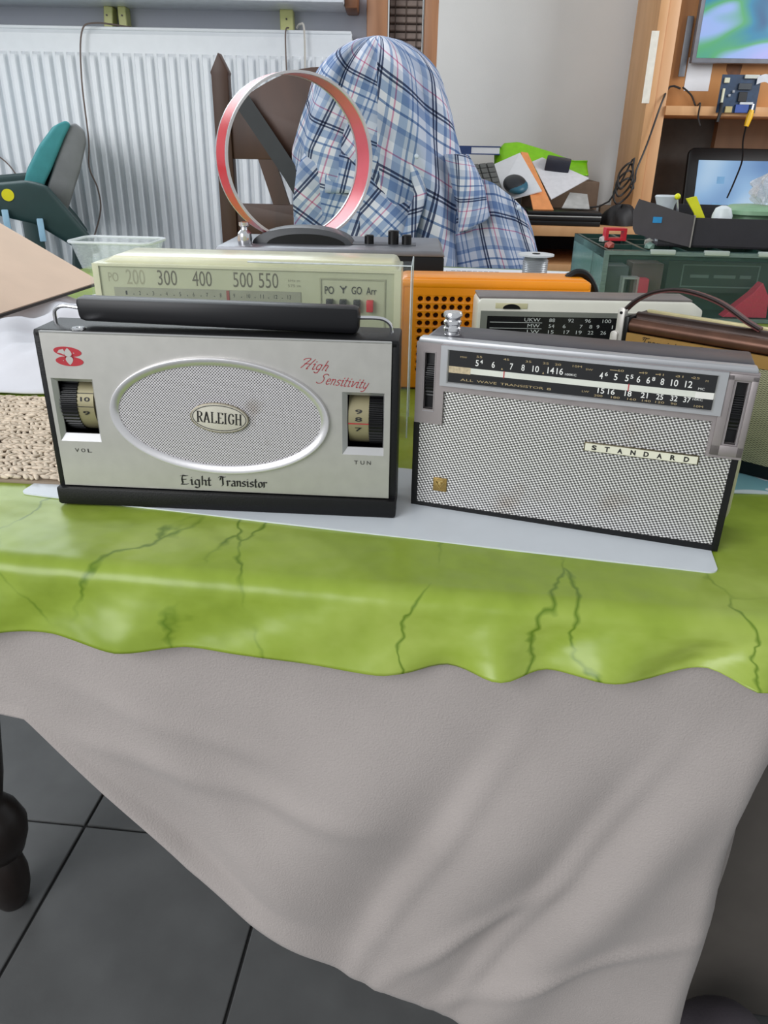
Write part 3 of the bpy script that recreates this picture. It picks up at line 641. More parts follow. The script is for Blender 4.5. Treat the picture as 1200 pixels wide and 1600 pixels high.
cb = MB().box(.0168, .0272, -.0022, -.0006, .0142, .0248, .0004).build('crest', mat('brass', (150, 124, 70), .4, .6, var=.2, vs=500), rs)
MB().tube([(.0187, -.0024, .0222), (.0220, -.0026, .0168), (.0253, -.0024, .0222), (.0220, -.0024, .0205)], .00045, 6, True).tube([(.0197, -.0024, .0225), (.0243, -.0024, .0225)], .0004, 6).box(.0210, .0230, -.0027, -.0022, .0195, .0215, .0003).build('crest_relief', mat('brass_light', (206, 182, 120), .35, .7), cb)
MB().lathe([(.0062, 0), (.0062, .002), (.0052, .003), (.0052, .0048), (.0062, .0055), (.0062, .0072), (.0054, .0082), (.0054, .0095), (.0063, .0102), (.0063, .0118), (.0052, .0130), (.0056, .0142), (.0066, .0152), (.0066, .0172), (.0060, .0182)], 28, Matrix.Translation((.0215, .0125, .1262))).build('aerial_knob', M_chrome, rs)
ld = tag(MB().prism(rrect(.150, .2285, 0, .062, .012), .0465, .0505, .0012).build('plastic_lid', M_cream, None, 30, (.021, .536, G0), R(-18.3)), 'cream plastic lid standing on edge behind the silver mesh radio', 'tray')  # cream lid as a separate thing, mostly hidden by the mesh radio

# ================================================================== RADIOS BEHIND
# ---------------- cream radio
rc = thing('portable_radio', 'cream radio with tall dial numerals and four push buttons', 'radio', (.018, .690, G0), R(-3))
MB().prism([(-.281, 0), (-.009, 0), (-.0075, .149), (-.0075, .151), (-.281, .151)], .003, .062, .003).build('case', M_cream, rc)
MB().prism([(-.2795, .148), (-.0085, .148), (-.0135, .1575), (-.262, .1575)], .006, .062, .003).build('top_shell', M_cream, rc)
MB().plate(-.281, -.0070, .004, .1505, [(-.2755, -.0130, .012, .1485)], 0, .004).build('front_rim', M_cream, rc, 10)
MB().box(-.2765, -.0115, .0018, .0034, .010, .1495).build('dial_plate', M_greycream, rc, 0)
MB().plate(-.0785, -.0205, .095, .1432, [(-.0773, -.0217, .0962, .142)], .0008, .002).build('button_frame', mat('dial_line', (160, 160, 130), .5), rc, 0)
dw = MB().box(-.2640, -.0955, .0012, .0020, .100, .1305).build('dial_window', mat('dial_dusk', (150, 150, 128), .4), rc, 0)
mb = MB()
for k in range(13): mb.text(str(k + 1), -.2538 + k * .0122, -.2538 + k * .0122 + .0016 * (1 if k < 9 else 1.9), .1240, .1275, .0011)
for k in range(12): mb.box(-.2468 + k * .0122, -.2460 + k * .0122, .0009, .0011, .1243, .1250)
mb.build('scale_numerals', M_ink, dw, 0)
MB().box(-.1622, -.1596, .0006, .0012, .100, .1300).build('pointer', mat('pointer_rust', (140, 60, 50), .5), dw, 0)
mb = MB()
for s_, x in (('300', -.2235), ('400', -.1922), ('500', -.1556), ('550', -.1328)): mb.text(s_, x, x + .0175, .1330, .1460, .0016)
mb.build('wavelength_numerals', mat('faded_ink', (96, 92, 72), .6), rc, 0)
MB().text('200', -.2518, -.2350, .1330, .1460, .0016).text('PO', -.2680, -.2590, .1350, .1430, .0016).build('faded_numerals', mat('very_faded_ink', (158, 156, 126), .6), rc, 0)
MB().text('kHz m', -.1065, -.0960, .1390, .1412, .0016).text('575 m', -.1070, -.0955, .1345, .1368, .0016).build('unit_lettering', mat('faded_ink2', (132, 130, 106), .6), rc, 0)
mb = MB().text('PO', -.0742, -.0662, .1297, .1363, .0010).text('GO', -.0505, -.0415, .1300, .1365, .0010).text('Arr', -.0375, -.0285, .1300, .1363, .0010)
mb.stroke([(-.0578, .1305), (-.0578, .1355)], .0010, (0, 0), .0009).stroke([(-.0606, .1368), (-.0578, .1335), (-.0550, .1368)], .0010, (0, 0), .0009)
mb.build('button_lettering', M_ink, rc, 0)
for k, x in enumerate((-.0728, -.0608, -.0485, -.0370)):
    MB().box(x, x + .0060, -.004, .002, .1155, .1255, .0006).build('push_button', M_blackp if k < 3 else mat('red_button', (204, 30, 40), .4), rc, label='red push button' if k == 3 else None)
M_clear = clear('acrylic', (225, 232, 228), .045)
MB().box(-.281, .0026, -.0066, -.0054, 0, .1565).box(.0014, .0026, -.0066, .058, 0, .1565).box(-.14, .0026, -.0066, .020, .1553, .1565).build('clear_cover', M_clear, rc, 0)
MB().tube([(.0020, -.006, 0), (.0020, -.006, .156), (-.14, -.006, .156)], .0008, 6).tube([(.002, .058, 0), (.002, .058, .156), (.002, -.006, .156)], .0006, 6).build('cover_edge', clear('acrylic_edge', (235, 240, 240), .75, .1), rc)

# ---------------- orange radio with punched speaker holes
ro = thing('portable_radio', 'orange plastic radio with rows of punched speaker holes', 'radio', (.012, .845, G0), R(0))
OW, OH = .206, .1225
def perf(parent, nx, nz, x0, z0, p, r):
    b = bmesh.new(); n = 16
    for i in range(nx):
        for k in range(nz):
            cx, cz = x0 + i * p, z0 - k * p; out = []; inn = []; dep = []
            for a in range(n):
                t = 2 * PI * a / n; c, s_ = math.cos(t), math.sin(t); q = (p / 2) / max(abs(c), abs(s_))
                out.append(b.verts.new((cx + q * c, 0, cz + q * s_))); inn.append(b.verts.new((cx + r * c, .0007, cz + r * s_))); dep.append(b.verts.new((cx + r * .9 * c, .004, cz + r * .9 * s_)))
            for a in range(n):
                d = (a + 1) % n; b.faces.new((out[a], out[d], inn[d], inn[a])); b.faces.new((inn[a], inn[d], dep[d], dep[a]))
    bmesh.ops.remove_doubles(b, verts=b.verts, dist=.00005); bmesh.ops.recalc_face_normals(b, faces=b.faces[:])
    for f in b.faces:
        if abs(f.normal.y) > .9 and f.normal.y > 0: f.normal_flip()
    return MB().merge(b)
PX = .00862; hx0, hz0 = .0228, .1005; nx, nz = 18, 10
fx0, fx1, fz1, fz0 = hx0 - PX / 2, hx0 + (nx - .5) * PX, hz0 + PX / 2, hz0 - (nz - .5) * PX
fp = perf(ro, nx, nz, hx0, hz0, PX, .0030)
fp.plate(0.002, OW - .002, .003, OH - .009, [(fx0, fx1, fz0, fz1)], 0, .004).build('speaker_panel', M_orange, ro, 30)
MB().prism(rrect(.0, OW, 0, OH, .009, 6), .005, .052, .002).build('case', M_orange, ro, 40)
MB().box(.001, OW - .001, -.001, .03, OH - .0115, OH - .0015, .004, 4).build('top_edge', M_orange, ro, 40)
MB().box(fx0 + .001, fx1 - .001, .0046, .0052, fz0 + .001, fz1 - .001).build('speaker_cloth', mat('speaker_black', (52, 26, 8), .9), ro, 0)
MB().box(-.001, .005, -.0015, .03, .0, OH - .004, .002).build('side_rib', M_orange, ro)
MB().tube(cat_rom([(OW - .022, .03, OH - .002), (OW - .012, .03, OH + .004), (OW + .000, .03, OH + .001), (OW + .010, .03, OH - .014), (OW + .013, .03, OH - .03)], 6), .0042, 8).build('carry_strap', M_blackp, ro, label='black carrying strap')

# ---------------- white radio
rw = thing('portable_radio', 'white radio with black dial marked in three wave bands', 'radio', (.087, .760, G0), 0)
MB().prism([(0, 0), (.2195, 0), (.2195, .109), (.2085, .1165), (.003, .1165), (0, .113)], 0, .042, .0022).build('case', M_white, rw)
MB().box(.001, .209, .004, .041, .116, .1185, .001).build('top_plate', mat('grey_brown_plate', (112, 106, 104), .4), rw)
MB().plate(.0035, .180, .066, .1055, [(.0100, .165, .0725, .1008)], -.0018, .0008).build('dial_frame', mat('grey_metal', (150, 152, 146), .4, .5), rw, 10)
MB().box(.180, .2005, -.0012, .001, .068, .1035, .001).build('end_window', M_blackp, rw)
wd_ = MB().box(.0095, .1655, -.0010, .0004, .0715, .1015).build('dial_glass', mat('dial_black2', (26, 26, 28), .25), rw, 0)
mb = MB()
for r_, z, nm_ in ((0, .0960, 'UKW'), (1, .0903, 'MW'), (2, .0846, 'LW')):
    x1_ = .062; mb.text(nm_, x1_ - (.0155 if r_ == 0 else .012), x1_, z, z + .0034, -.0013)
mb.box(.013, .064, -.0013, -.0011, .0946, .0951).box(.013, .064, -.0013, -.0011, .0889, .0894)
for z, items in ((.0960, (('88', .0735), ('92', .0920), ('96', .1085), ('100', .1270))), (.0903, (('54', .0735), ('6', .0860), ('7', .1025), ('8', .1120), ('9', .1190), ('11', .1355))), (.0846, (('15', .0735), ('17', .0890), ('19', .1010), ('22', .1125), ('26', .1250)))):
    for s_, x in items: mb.text(s_, x - .0014 * len(s_), x + .0014 * len(s_), z, z + .0034, -.0013)
mb.build('dial_numerals', mat('grey_print', (196, 200, 198), .5), wd_, 0)
MB().box(.0173, .0485, -.0006, .0005, .1078, .1130, .0003).build('wheel_recess', mat('ivory_yellow', (206, 200, 162), .5), rw)
MB().prism([(.0330 + .0085 * math.cos(t), .1078 + .0045 * math.sin(t)) for t in [PI * i / 16 for i in range(17)]], -.0016, .0006).build('thumbwheel', M_blackp, rw, 0)

# ---------------- bronze and gold radio with leather handle
rg = thing('portable_radio', 'gold and bronze radio with green-grey grille and red-brown handle', 'radio', (.208, .692, G0), R(-42))
GW = .262
MB().prism([(.004, 0), (GW, 0), (GW, .100), (.004, .100)], .002, .042, .002).build('case', M_blackp, rg)
MB().box(.007, GW - .004, -.0008, .002, .0910, .1012).build('name_panel', mat('gold_panel', (178, 138, 78), .4, .35, var=.06), rg, 0)
M_bronze = mat('bronze_bar', (96, 66, 52), .35, .5, var=.25, vs=50)
MB().tube([(.006, .006, .107), (GW, .006, .107)], .0062, 14).build('bronze_bar', M_bronze, rg)
MB().tube([(.006, .019, .1105), (GW, .019, .1105)], .0066, 14).build('bronze_bar', mat('bronze_dark', (60, 44, 38), .35, .4, var=.25, vs=50), rg)
MB().tube([(.006, .032, .1085), (GW, .032, .1085)], .0064, 14).build('bronze_bar', M_bronze, rg)
MB().box(.006, GW, .036, .040, .100, .1165, .001).build('gold_rail', mat('gold_rail', (206, 196, 150), .35, .4), rg)
MB().box(.003, .0075, -.001, .042, .088, .1150, .001).build('end_cap', M_blackp, rg)
M_gr3 = weave('green_grey_grille', (98, 98, 76), (176, 174, 140), (1500, 3800), (900, -4200), .3, .6, .6, .1)
MB().prism([(.008, .0905), (GW - .004, .0905), (GW - .004, .018), (.150, .0125), (.008, .0125)], -.0004, .002).build('grille', M_gr3, rg, 0)
mb = MB(); script_text(mb, 'Transistor', .020, .0925, .040, .0072, -.0011, .0006, (.0004, .0004), .4, True); script_text(mb, 'Fl', .070, .0925, .012, .0072, -.0011, .0006, (.0004, .0004), .4, True); mb.build('panel_lettering', M_ink, rg, 0)
lv = MB().prism(rrect(-.0065, .0005, .088, .121, .003), .004, .010, .0006).prism(rrect(-.0100, -.0028, .084, .100, .003), .002, .010, .0006).build('handle_lever', mat('white_metal', (206, 202, 196), .35, .3), rg)
MB().lathe([(.0013, 0), (.0013, .001)], 12, Matrix.Translation((-.003, .0042, .1165)) @ Matrix.Rotation(R(90), 4, 'X')).build('rivet', M_blackp, lv)
hp = cat_rom([(-.003, .010, .116), (.006, .014, .127), (.022, .018, .136), (.045, .02, .1395), (.075, .02, .134), (.100, .02, .122), (.112, .02, .117)], 6)
MB().strip(hp, (0, .0045, 0), (.0003, 0, .0026)).build('handle_strap', mat('red_brown_leather', (92, 36, 34), .45, bump=.2), rg, 50, label='red-brown leather carrying strap')
MB().tube([(p[0], p[1] - .0045, p[2] + .0012) for p in hp], .0014, 6).build('strap_piping', mat('dark_leather', (40, 26, 26), .5), rg)
tp = MB().box(0, .34, 0, .175, 0, .0012, .0003).build('placemat', M_white, None, 30, (.232, .569, G0), R(-1))
M_tp, nt_, p_ = new_mat('teal_leaf_pattern')
tc_ = ND(nt_, 'ShaderNodeTexCoord'); mp_ = ND(nt_, 'ShaderNodeMapping'); mp_.inputs['Scale'].default_value = (.55, 1, 1); vz = ND(nt_, 'ShaderNodeTexVoronoi', i_Scale=30.0); rp_ = ND(nt_, 'ShaderNodeValToRGB'); rp_.color_ramp.interpolation = 'CONSTANT'
ramp_set(rp_, [(0, S(70, 150, 152)), (.36, S(208, 220, 226)), (.6, S(120, 170, 180))]); nt_.links.new(tc_.outputs['Object'], mp_.inputs[0]); nt_.links.new(mp_.outputs[0], vz.inputs['Vector']); nt_.links.new(vz.outputs['Distance'], rp_.inputs['Fac']); nt_.links.new(rp_.outputs['Color'], p_.inputs['Base Color']); p_.inputs['Roughness'].default_value = .35
tp.data.materials[0] = M_tp
tag(tp, 'white placemat with teal ovals under the gold and bronze radio', 'placemat')
rg.location.z = G0 + .0013

# ================================================================== BEHIND THE RADIOS ON THE TABLE
# ---------------- black cassette-style radio with arched handle
rb = thing('portable_radio', 'black table radio with silver top and small black knobs', 'radio', (-.215, .992, G0), R(-1.5))
BW, BH, BD = .283, .1335, .150
MB().box(0, BW, 0, BD, 0, BH - .006, .004).build('case', M_blackp, rb)
MB().prism([(-.002, BH - .007), (BW + .001, BH - .007), (BW - .004, BH), (.003, BH)], -.001, BD, .0012).build('top_plate', mat('brushed_grey', (126, 128, 134), .4, .5), rb)
MB().box(.10, BW - .035, .045, .075, BH - .001, BH + .0012, .0005).build('control_strip', mat('strip_dark', (74, 76, 82), .4), rb)
for x, r_, h_ in ((.188, .006, .011), (.219, .0068, .017), (.236, .0062, .012)):
    MB().lathe([(r_, 0), (r_, h_ - .001), (r_ - .001, h_)], 18, Matrix.Translation((x, .052, BH + .001))).build('knob', M_blackp, rb)
wl = MB().prism([(.103 + .064 * math.cos(t), BH - .001 + .021 * math.sin(t)) for t in [PI * i / 28 for i in range(29)]], .040, .085, .0012).build('tuning_wheel', mat('wheel_grey', (64, 66, 70), .45), rb, 40, label='dark grey half-round tuning wheel')
MB().prism([(.108 + .050 * math.cos(t), BH - .001 + .0135 * math.sin(t)) for t in [PI * i / 24 for i in range(25)]], .0385, .0405).build('wheel_face', M_blackp, wl, 0)
MB().lathe([(.0085, 0), (.0095, .006), (.0085, .013), (.0045, .017), (.004, .020), (.0065, .022), (.0065, .026)], 20, Matrix.Translation((.032, .03, BH))).build('aerial_cap', M_chrome, rb)
# ---------------- red taped hoop
hoop = thing('tape_hoop', 'red taped hoop with silver rims standing on the black radio', 'hoop', (-.121, 1.075, G0 + BH + .0002), R(27))
HR_ = .0975; HB = .022
def ringsec(mb, r0, r1, y0, y1, n=96):
    return mb.ellring(0, HR_, r0, r0, [(0, y0), (r1 - r0, y0), (r1 - r0, y1), (0, y1)], n)
ringsec(MB(), HR_ - .0018, HR_ - .0002, -HB, HB).build('hoop_core', mat('silver_hoop', (198, 196, 196), .25, .7), hoop, 40)
ringsec(MB(), HR_ - .0030, HR_ + .0, -HB - .001, -HB + .003).build('rim', mat('clear_silver_rim', (206, 204, 206), .25, .5), hoop, 40)
ringsec(MB(), HR_ - .0030, HR_ + .0, HB - .003, HB + .001).build('rim', MATS['clear_silver_rim'], hoop, 40)
ringsec(MB(), HR_ - .0003, HR_ + .0, -HB + .0035, HB - .0035).build('red_tape', mat('red_foil', (206, 26, 38), .28, .0, var=.05), hoop, 40)
ringsec(MB(), HR_ - .0022, HR_ - .0016, -HB + .0035, HB - .0035).build('pink_lining', mat('pink_foil', (222, 100, 112), .28, .1, var=.05), hoop, 40)
# ---------------- left: mat, bundle, cardboard, container
mt_ = thing('woven_mat', 'beige chunky woven mat at the left edge of the oilcloth', 'mat', (-.50, .575, G0), R(-4))
MB().box(0, .262, 0, .21, 0, .003, .001).build('mat_base', mat('mat_base', (150, 134, 116), .95), mt_)
b = bmesh.new(); rnd = random.Random(3)
def yarn(bm, x, y, z, ang, l, r):
    q = bmesh.ops.create_icosphere(bm, subdivisions=1, radius=1)['verts']
    bmesh.ops.transform(bm, verts=q, matrix=Matrix.Translation((x, y, z)) @ Matrix.Rotation(ang, 4, 'Z') @ Matrix.Diagonal((l, r, r * .9, 1)))
for i in range(46):
    for j in range(34):
        yarn(b, .005 + i * .0056 + rnd.uniform(-.0015, .0015), .004 + j * .0061 + rnd.uniform(-.001, .001), .0042 + rnd.uniform(0, .001), (R(38) if (j % 2) else R(-38)) + rnd.uniform(-.5, .5), rnd.uniform(.0048, .0075), .0021)
ya = MB().merge(b).build('yarn', mat('mat_yarn', (214, 198, 178), .95, var=.18, vs=120), mt_, 60); ya['kind'] = 'stuff'
def crumple(x, y, a=1):
    return a * (.5 * math.sin(x * 31 + 2 * math.sin(y * 17)) + .35 * math.sin(y * 43 + x * 19) + .25 * abs(math.sin(x * 53 - y * 37)) + .2 * math.sin(x * 90 + y * 71))
def bundle(s, t):
    x = -.47 + .50 * s; y = .0 + .50 * t
    e = min(sm(0, .16, s), 1 - sm(.80, 1.0, s), sm(0, .15, t), 1 - sm(.86, 1, t))
    return (x + .008 * crumple(y, x), y + .01 * crumple(x, y), .003 + e * (.024 + .014 * crumple(x * 1.2, y * .8)))
bu = mkobj('crumpled_cloth', sheet(bundle, 70, 60), mat('crumpled_white', (216, 216, 222), .85, var=.06, vs=9, bump=.3, bs=90), None, 60, (-.36, .792, G0), R(-6)); solid(bu, .002, 1)
tag(bu, 'crumpled white cloth lying under the cardboard sheet', 'cloth')
def quadprism(c4, th):
    b = bmesh.new(); c4 = [Vector(c) for c in c4]; n = (c4[1] - c4[0]).cross(c4[3] - c4[0]).normalized()
    a = [b.verts.new(c) for c in c4]; d = [b.verts.new(c - n * th) for c in c4]
    b.faces.new(a); b.faces.new(d[::-1])
    for i in range(4): b.faces.new((a[i], d[i], d[(i + 1) % 4], a[(i + 1) % 4]))
    bmesh.ops.recalc_face_normals(b, faces=b.faces[:]); return MB().merge(b)
pA = Vector((-.500, 1.008, .796)); pB = Vector((-.478, 1.31, .789)); pD = Vector((-.64, 1.35, .870))
e1 = (pB - pA); e2 = (pD - pB)
cb_ = thing('cardboard_sheet', 'tan corrugated cardboard sheet tilted on the crumpled white cloth', 'cardboard', (-.6, 1.1, .8))
def loc_(v): return tuple(Vector(v) - Vector((-.6, 1.1, .8)))
quadprism([loc_(pA - e1 * .75), loc_(pB), loc_(pD + e2 * .35), loc_(pA - e1 * .75 + e2 * 1.35)], .004).build('board', mat('cardboard', (216, 190, 168), .9, var=.04, vs=14, bump=.15, bs=500), cb_, 0)
quadprism([loc_(pA - e1 * .75 + Vector((.001, -.001, -.001))), loc_(pB + Vector((.0012, -.001, -.001))), loc_(pB + Vector((.0012, -.001, -.0048))), loc_(pA - e1 * .75 + Vector((.001, -.001, -.0048)))], .0008).build('dark_edge', mat('edge_dark', (44, 38, 34), .8), cb_, 0, label='dark front edge')  # dark strip along the front edge of the board
ct = thing('food_container', 'clear plastic food container on oilcloth in front of the radiator', 'container', (-.585, 1.74, G0), R(-4))
M_tub = clear('tub_plastic', (226, 232, 238), .38, .2)
def tub(w0, d0, w1, d1, h):
    b = bmesh.new(); lo = [b.verts.new((x, y, 0)) for x, y in rrect(-w0, w0, -d0, d0, .02, 4)]; hi = [b.verts.new((x, y, h)) for x, y in rrect(-w1, w1, -d1, d1, .024, 4)]
    n = len(lo); b.faces.new(lo[::-1])
    for i in range(n): b.faces.new((lo[i], lo[(i + 1) % n], hi[(i + 1) % n], hi[i]))
    return MB().merge(b)
tub(.074, .045, .088, .058, .054).build('tub', M_tub, ct, 40)
MB().tube([(x, y, .055) for x, y in rrect(-.09, .09, -.06, .06, .024, 5)], .0032, 6, True).build('rim', clear('tub_rim', (236, 240, 244), .8, .3), ct, 60)
# ---------------- papers, spool, bubble pack
pp = thing('drawing_sheet', 'white sheet of printed wiring drawings behind the orange radio', 'paper', (.075, 1.45, G0), R(-6))
MB().box(0, .44, 0, .375, 0, .0006).build('page', M_paper, pp, 0)
mb = MB()
for k in range(9): mb.box(.03 + k * .012, .039 + k * .012, .327, .331, .0006, .0008)
for (xa, ya, xb, yb) in ((.02, .32, .02, .10), (.02, .32, .13, .32), (.20, .27, .30, .27), (.25, .29, .25, .2), (.22, .24, .31, .22), (.06, .26, .10, .26), (.08, .28, .08, .22)):
    mb.box(min(xa, xb) - .001, max(xa, xb) + .001, min(ya, yb) - .001, max(ya, yb) + .001, .0006, .0008)
mb.build('printed_lines', mat('print_grey', (84, 86, 92), .7), pp, 0)
sp = thing('solder_spool', 'grey solder wire spool with white plastic flanges on paper', 'spool', (.299, 1.635, G0 + .0007), 0)
MB().lathe([(.036, 0), (.036, .003)], 32).build('flange', mat('spool_white', (206, 208, 210), .4), sp)
MB().lathe([(.036, .052), (.036, .055)], 32).build('flange', MATS['spool_white'], sp)
MB().lathe([(.02, .003), (.024, .008)] + [(.0245 + .0012 * (k % 2), .009 + k * .0018) for k in range(20)] + [(.022, .048), (.03, .052)], 32).build('wire_winding', mat('solder', (160, 162, 164), .35, .6), sp)
MB().lathe([(.008, .0552), (.008, .0562)], 20).build('core_hole', M_dark, sp)
bp_ = tag(MB().box(-.10, .08, -.03, .03, 0, .024, .010, 3).build('bubble_pack', clear('blister', (232, 236, 240), .45, .15), None, 40, (.205, 1.54, G0 + .0007), R(-3)), 'clear moulded bubble pack lying on the drawing sheet', 'packaging')
tape = thing('cable_loop', 'black cable loop standing behind the orange radio', 'cable', (.30, 1.30, G0), 0)
MB().tube([(.030 * math.cos(t), .0, .034 + .030 * math.sin(t)) for t in [2 * PI * i / 28 for i in range(28)]], .004, 8, True).build('coil', M_blackp, tape)

# ---------------- green organiser case with clear front, black box on top
M_dgreen = mat('dark_green_plastic', (32, 62, 56), .4)
M_tgreen = clear('green_tint', (104, 150, 142), .55, .2)
og = thing('organiser_case', 'dark green organiser case with clear front and hinged tabs', 'case', (.338, 1.265, G0), R(-2))
OWd, OD, OHt = .46, .26, .107
MB().box(0, OWd, .0, OD, 0, .006).box(0, OWd, OD - .005, OD, 0, OHt).box(OWd - .005, OWd, 0, OD, 0, OHt).box(.0, OWd, .08, .085, 0, .098).build('body', M_dgreen, og, 0)
MB().box(0, .004, .0, OD, 0, OHt).build('side_wall', M_tgreen, og, 0)
MB().box(.0, OWd, -.003, .0, .002, OHt - .002, .0008).build('front_door', clear('door_clear', (120, 146, 140), .09, .12), og, 0)
MB().plate(-.001, OWd, .001, OHt, [(.007, OWd - .007, .007, OHt - .006)], -.0045, -.0025).build('door_rim', clear('door_rim', (120, 140, 136), .7, .2), og, 0)
MB().plate(0, OWd, 0, OD, [(.008 + i * .062, .064 + i * .062, .012 + j * .082, .088 + j * .082) for i in range(7) for j in range(3)], 0, .012, Matrix.Translation((0, 0, OHt)) @ Matrix.Rotation(R(-90), 4, 'X')).build('tray', M_dgreen, og, 0)
for k in range(4): MB().box(.070 + k * .083, .108 + k * .083, -.007, .001, OHt - .004, OHt + .003, .001).build('hinge_tab', mat('tab_clear', (176, 186, 182), .3), og)
dv = MB().box(.115, .30, .040, .079, .040, .088).build('inner_box', mat('inner_box', (38, 52, 50), .4), og, 0, label='dark inner tray with worn white print')
MB().plate(.138, .262, .048, .084, [(.140, .260, .050, .082)], .0392, .0400).build('inner_frame', mat('frame_print', (96, 112, 108), .6), dv, 0)
for k, (x, w_) in enumerate(((.152, .03), (.19, .035), (.232, .018))): MB().box(x, x + w_, .0392, .04, .063, .068).build('worn_print', MATS['frame_print'], dv, 0)
for x0, x1, z1, c in ((.012, .050, .080, (84, 92, 92)), (.055, .105, .085, (92, 72, 70)), (.310, .395, .088, (150, 150, 132)), (.40, .45, .082, (88, 100, 98))):
    MB().box(x0, x1, .03, .075, .007, z1, .002).build('stored_pack', mat('pack%d' % c[0], c, .4), og, label='small pack inside the case')
red1 = MB().box(.060, .078, .006, .028, .007, .064, .001).build('red_strip', mat('crimson', (196, 52, 78), .4), og)
MB().plate(.036, .062, .007, .066, [(.039, .059, .010, .063)], .006, .024).build('clear_frame', clear('frame_clear', (200, 206, 204), .5), og, 0)
MB().prism([(.205, .007), (.275, .007), (.272, .040), (.258, .062), (.245, .045)], .008, .03, .001).build('red_bag', clear('red_bag', (220, 50, 90), .8, .25), og, 0, label='translucent crimson bag')
for k in range(3): MB().lathe([(.010, 0), (.010, .03), (.006, .036)], 14, Matrix.Translation((.322 + k * .03, .022, .045))).build('ivory_plug', mat('ivory_plug', (196, 190, 160), .5), og)
for k, (x, y, c) in enumerate(((.02, .06, (176, 80, 70)), (.03, .15, (190, 190, 186)), (.085, .06, (120, 150, 140)), (.10, .12, (160, 160, 150)), (.15, .1, (90, 70, 60)))):
    MB().ball((x, y, OHt + .001), (.009, .009, .007), 1).build('small_part', mat('bit%d' % k, c, .4), og)
rbx = tag(MB().plate(0, .036, 0, .020, [(.005, .031, .004, .016)], 0, .02).build('red_clip_box', mat('red_clip', (204, 44, 56), .4), None, 0, (.372, 1.40, G0 + OHt + .0005)), 'small red plastic box on the case beside the black open box', 'box')
ob = thing('open_box', 'black open box with blue sticker full of odds on the organiser', 'box', (.44, 1.33, G0 + OHt + .0006), R(-8))
M_blkbox = mat('black_card', (46, 44, 50), .75, bump=.1)
BXL, BXD = .36, .13
MB().box(0, BXL, 0, BXD, 0, .003).box(0, BXL, BXD - .003, BXD, 0, .058).box(BXL - .003, BXL, 0, BXD, 0, .048).box(.050, BXL, 0, .003, 0, .045).box(0, .05, .0, .003, .0, .04).build('box_body', M_blkbox, ob, 0)
MB().prism([(-.040, .071), (-.046, .052), (-.043, .026), (-.038, .018), (.050, .0005), (.050, .048), (.030, .052), (-.005, .062)], -.004, -.0005).build('end_flap', mat('black_card_worn', (72, 68, 72), .75), ob, 0, label='worn lighter end flap')
MB().box(.0495, .0515, -.006, .001, 0, .049).build('corner_edge', mat('card_edge', (140, 136, 132), .8), ob, 0)
MB().box(-.014, .0, -.0052, -.004, .036, .045).build('sticker', mat('blue_sticker', (40, 140, 200), .5), ob, 0, label='blue sticker')
bzx, bzy = .44, 1.33; obz = G0 + OHt + .0006
def inbox(x, y): c, s_ = math.cos(R(-8)), math.sin(R(-8)); return (.44 + x * c - y * s_, 1.33 + x * s_ + y * c)
cupx = inbox(.012, .05)
tag(MB().lathe([(.008, 0), (.014, .056), (.019, .070), (.017, .072)], 24).build('plastic_cup', mat('cup_white', (200, 208, 214), .4), None, 40, (*cupx, obz + .0031)), 'small white plastic cup in the black open box', 'cup')
pi_ = thing('marker_pin', 'thin metal pin with a yellow ball head in the box', 'pin', (*inbox(.026, .035), obz + .0032), R(10))
MB().tube([(.016, 0, .0), (.0, 0, .068)], .0016, 6).build('shaft', M_chrome, pi_); MB().ball((0, 0, .071), (.005, .005, .005), 2).build('head', mat('neon_yellow', (232, 232, 30), .4), pi_)
tgx = inbox(.058, .04)
tag(MB().prism([(-.018, .068), (.0, .045), (.016, .0), (.022, .0), (.018, .040), (-.002, .072)], -.002, .002).build('yellow_tag', mat('yellow_tag', (226, 226, 40), .5), None, 0, (*tgx, obz + .0032)), 'folded yellow tag sticking out of the black box', 'tag')
dsx = inbox(.155, .072)
tag(MB().lathe([(.03, -.043), (.03, 0), (.040, .001), (.046, .003), (.046, .009), (.034, .016), (.01, .018)], 40, Matrix.Translation((0, 0, .043))).build('tape_roll', mat('pale_green', (134, 172, 138), .4), None, 40, (*dsx, obz + .0032)), 'pale green tape roll on top of the black open box', 'tape')
whx = inbox(.098, .022)
tag(MB().lathe([(.014, 0), (.016, .045), (.012, .056), (.004, .060)], 24).build('plastic_bowl', mat('cap_white', (214, 222, 226), .4), None, 40, (*whx, obz + .0032)), 'upturned white plastic bowl between yellow tag and green tape roll', 'bowl')
bgx = inbox(.172, .062)
def bagfn(s, t):
    a = 2 * PI * s; r_ = (.024 + .006 * math.sin(5 * a + 9 * t) + .004 * math.sin(11 * a - 7 * t)) * math.sin(PI * (.08 + .9 * t)) ** .6
    return (r_ * math.cos(a), r_ * math.sin(a) * .8, .045 * t + .003 * math.sin(7 * a))
bg_ = mkobj('plastic_bag', sheet(bagfn, 40, 14, wrap=True), clear('bag_film', (214, 212, 216), .5, .2), None, 30, (*bgx, obz + .0032 + .062))
tag(bg_, 'crumpled clear plastic bag on the green tape roll', 'bag')

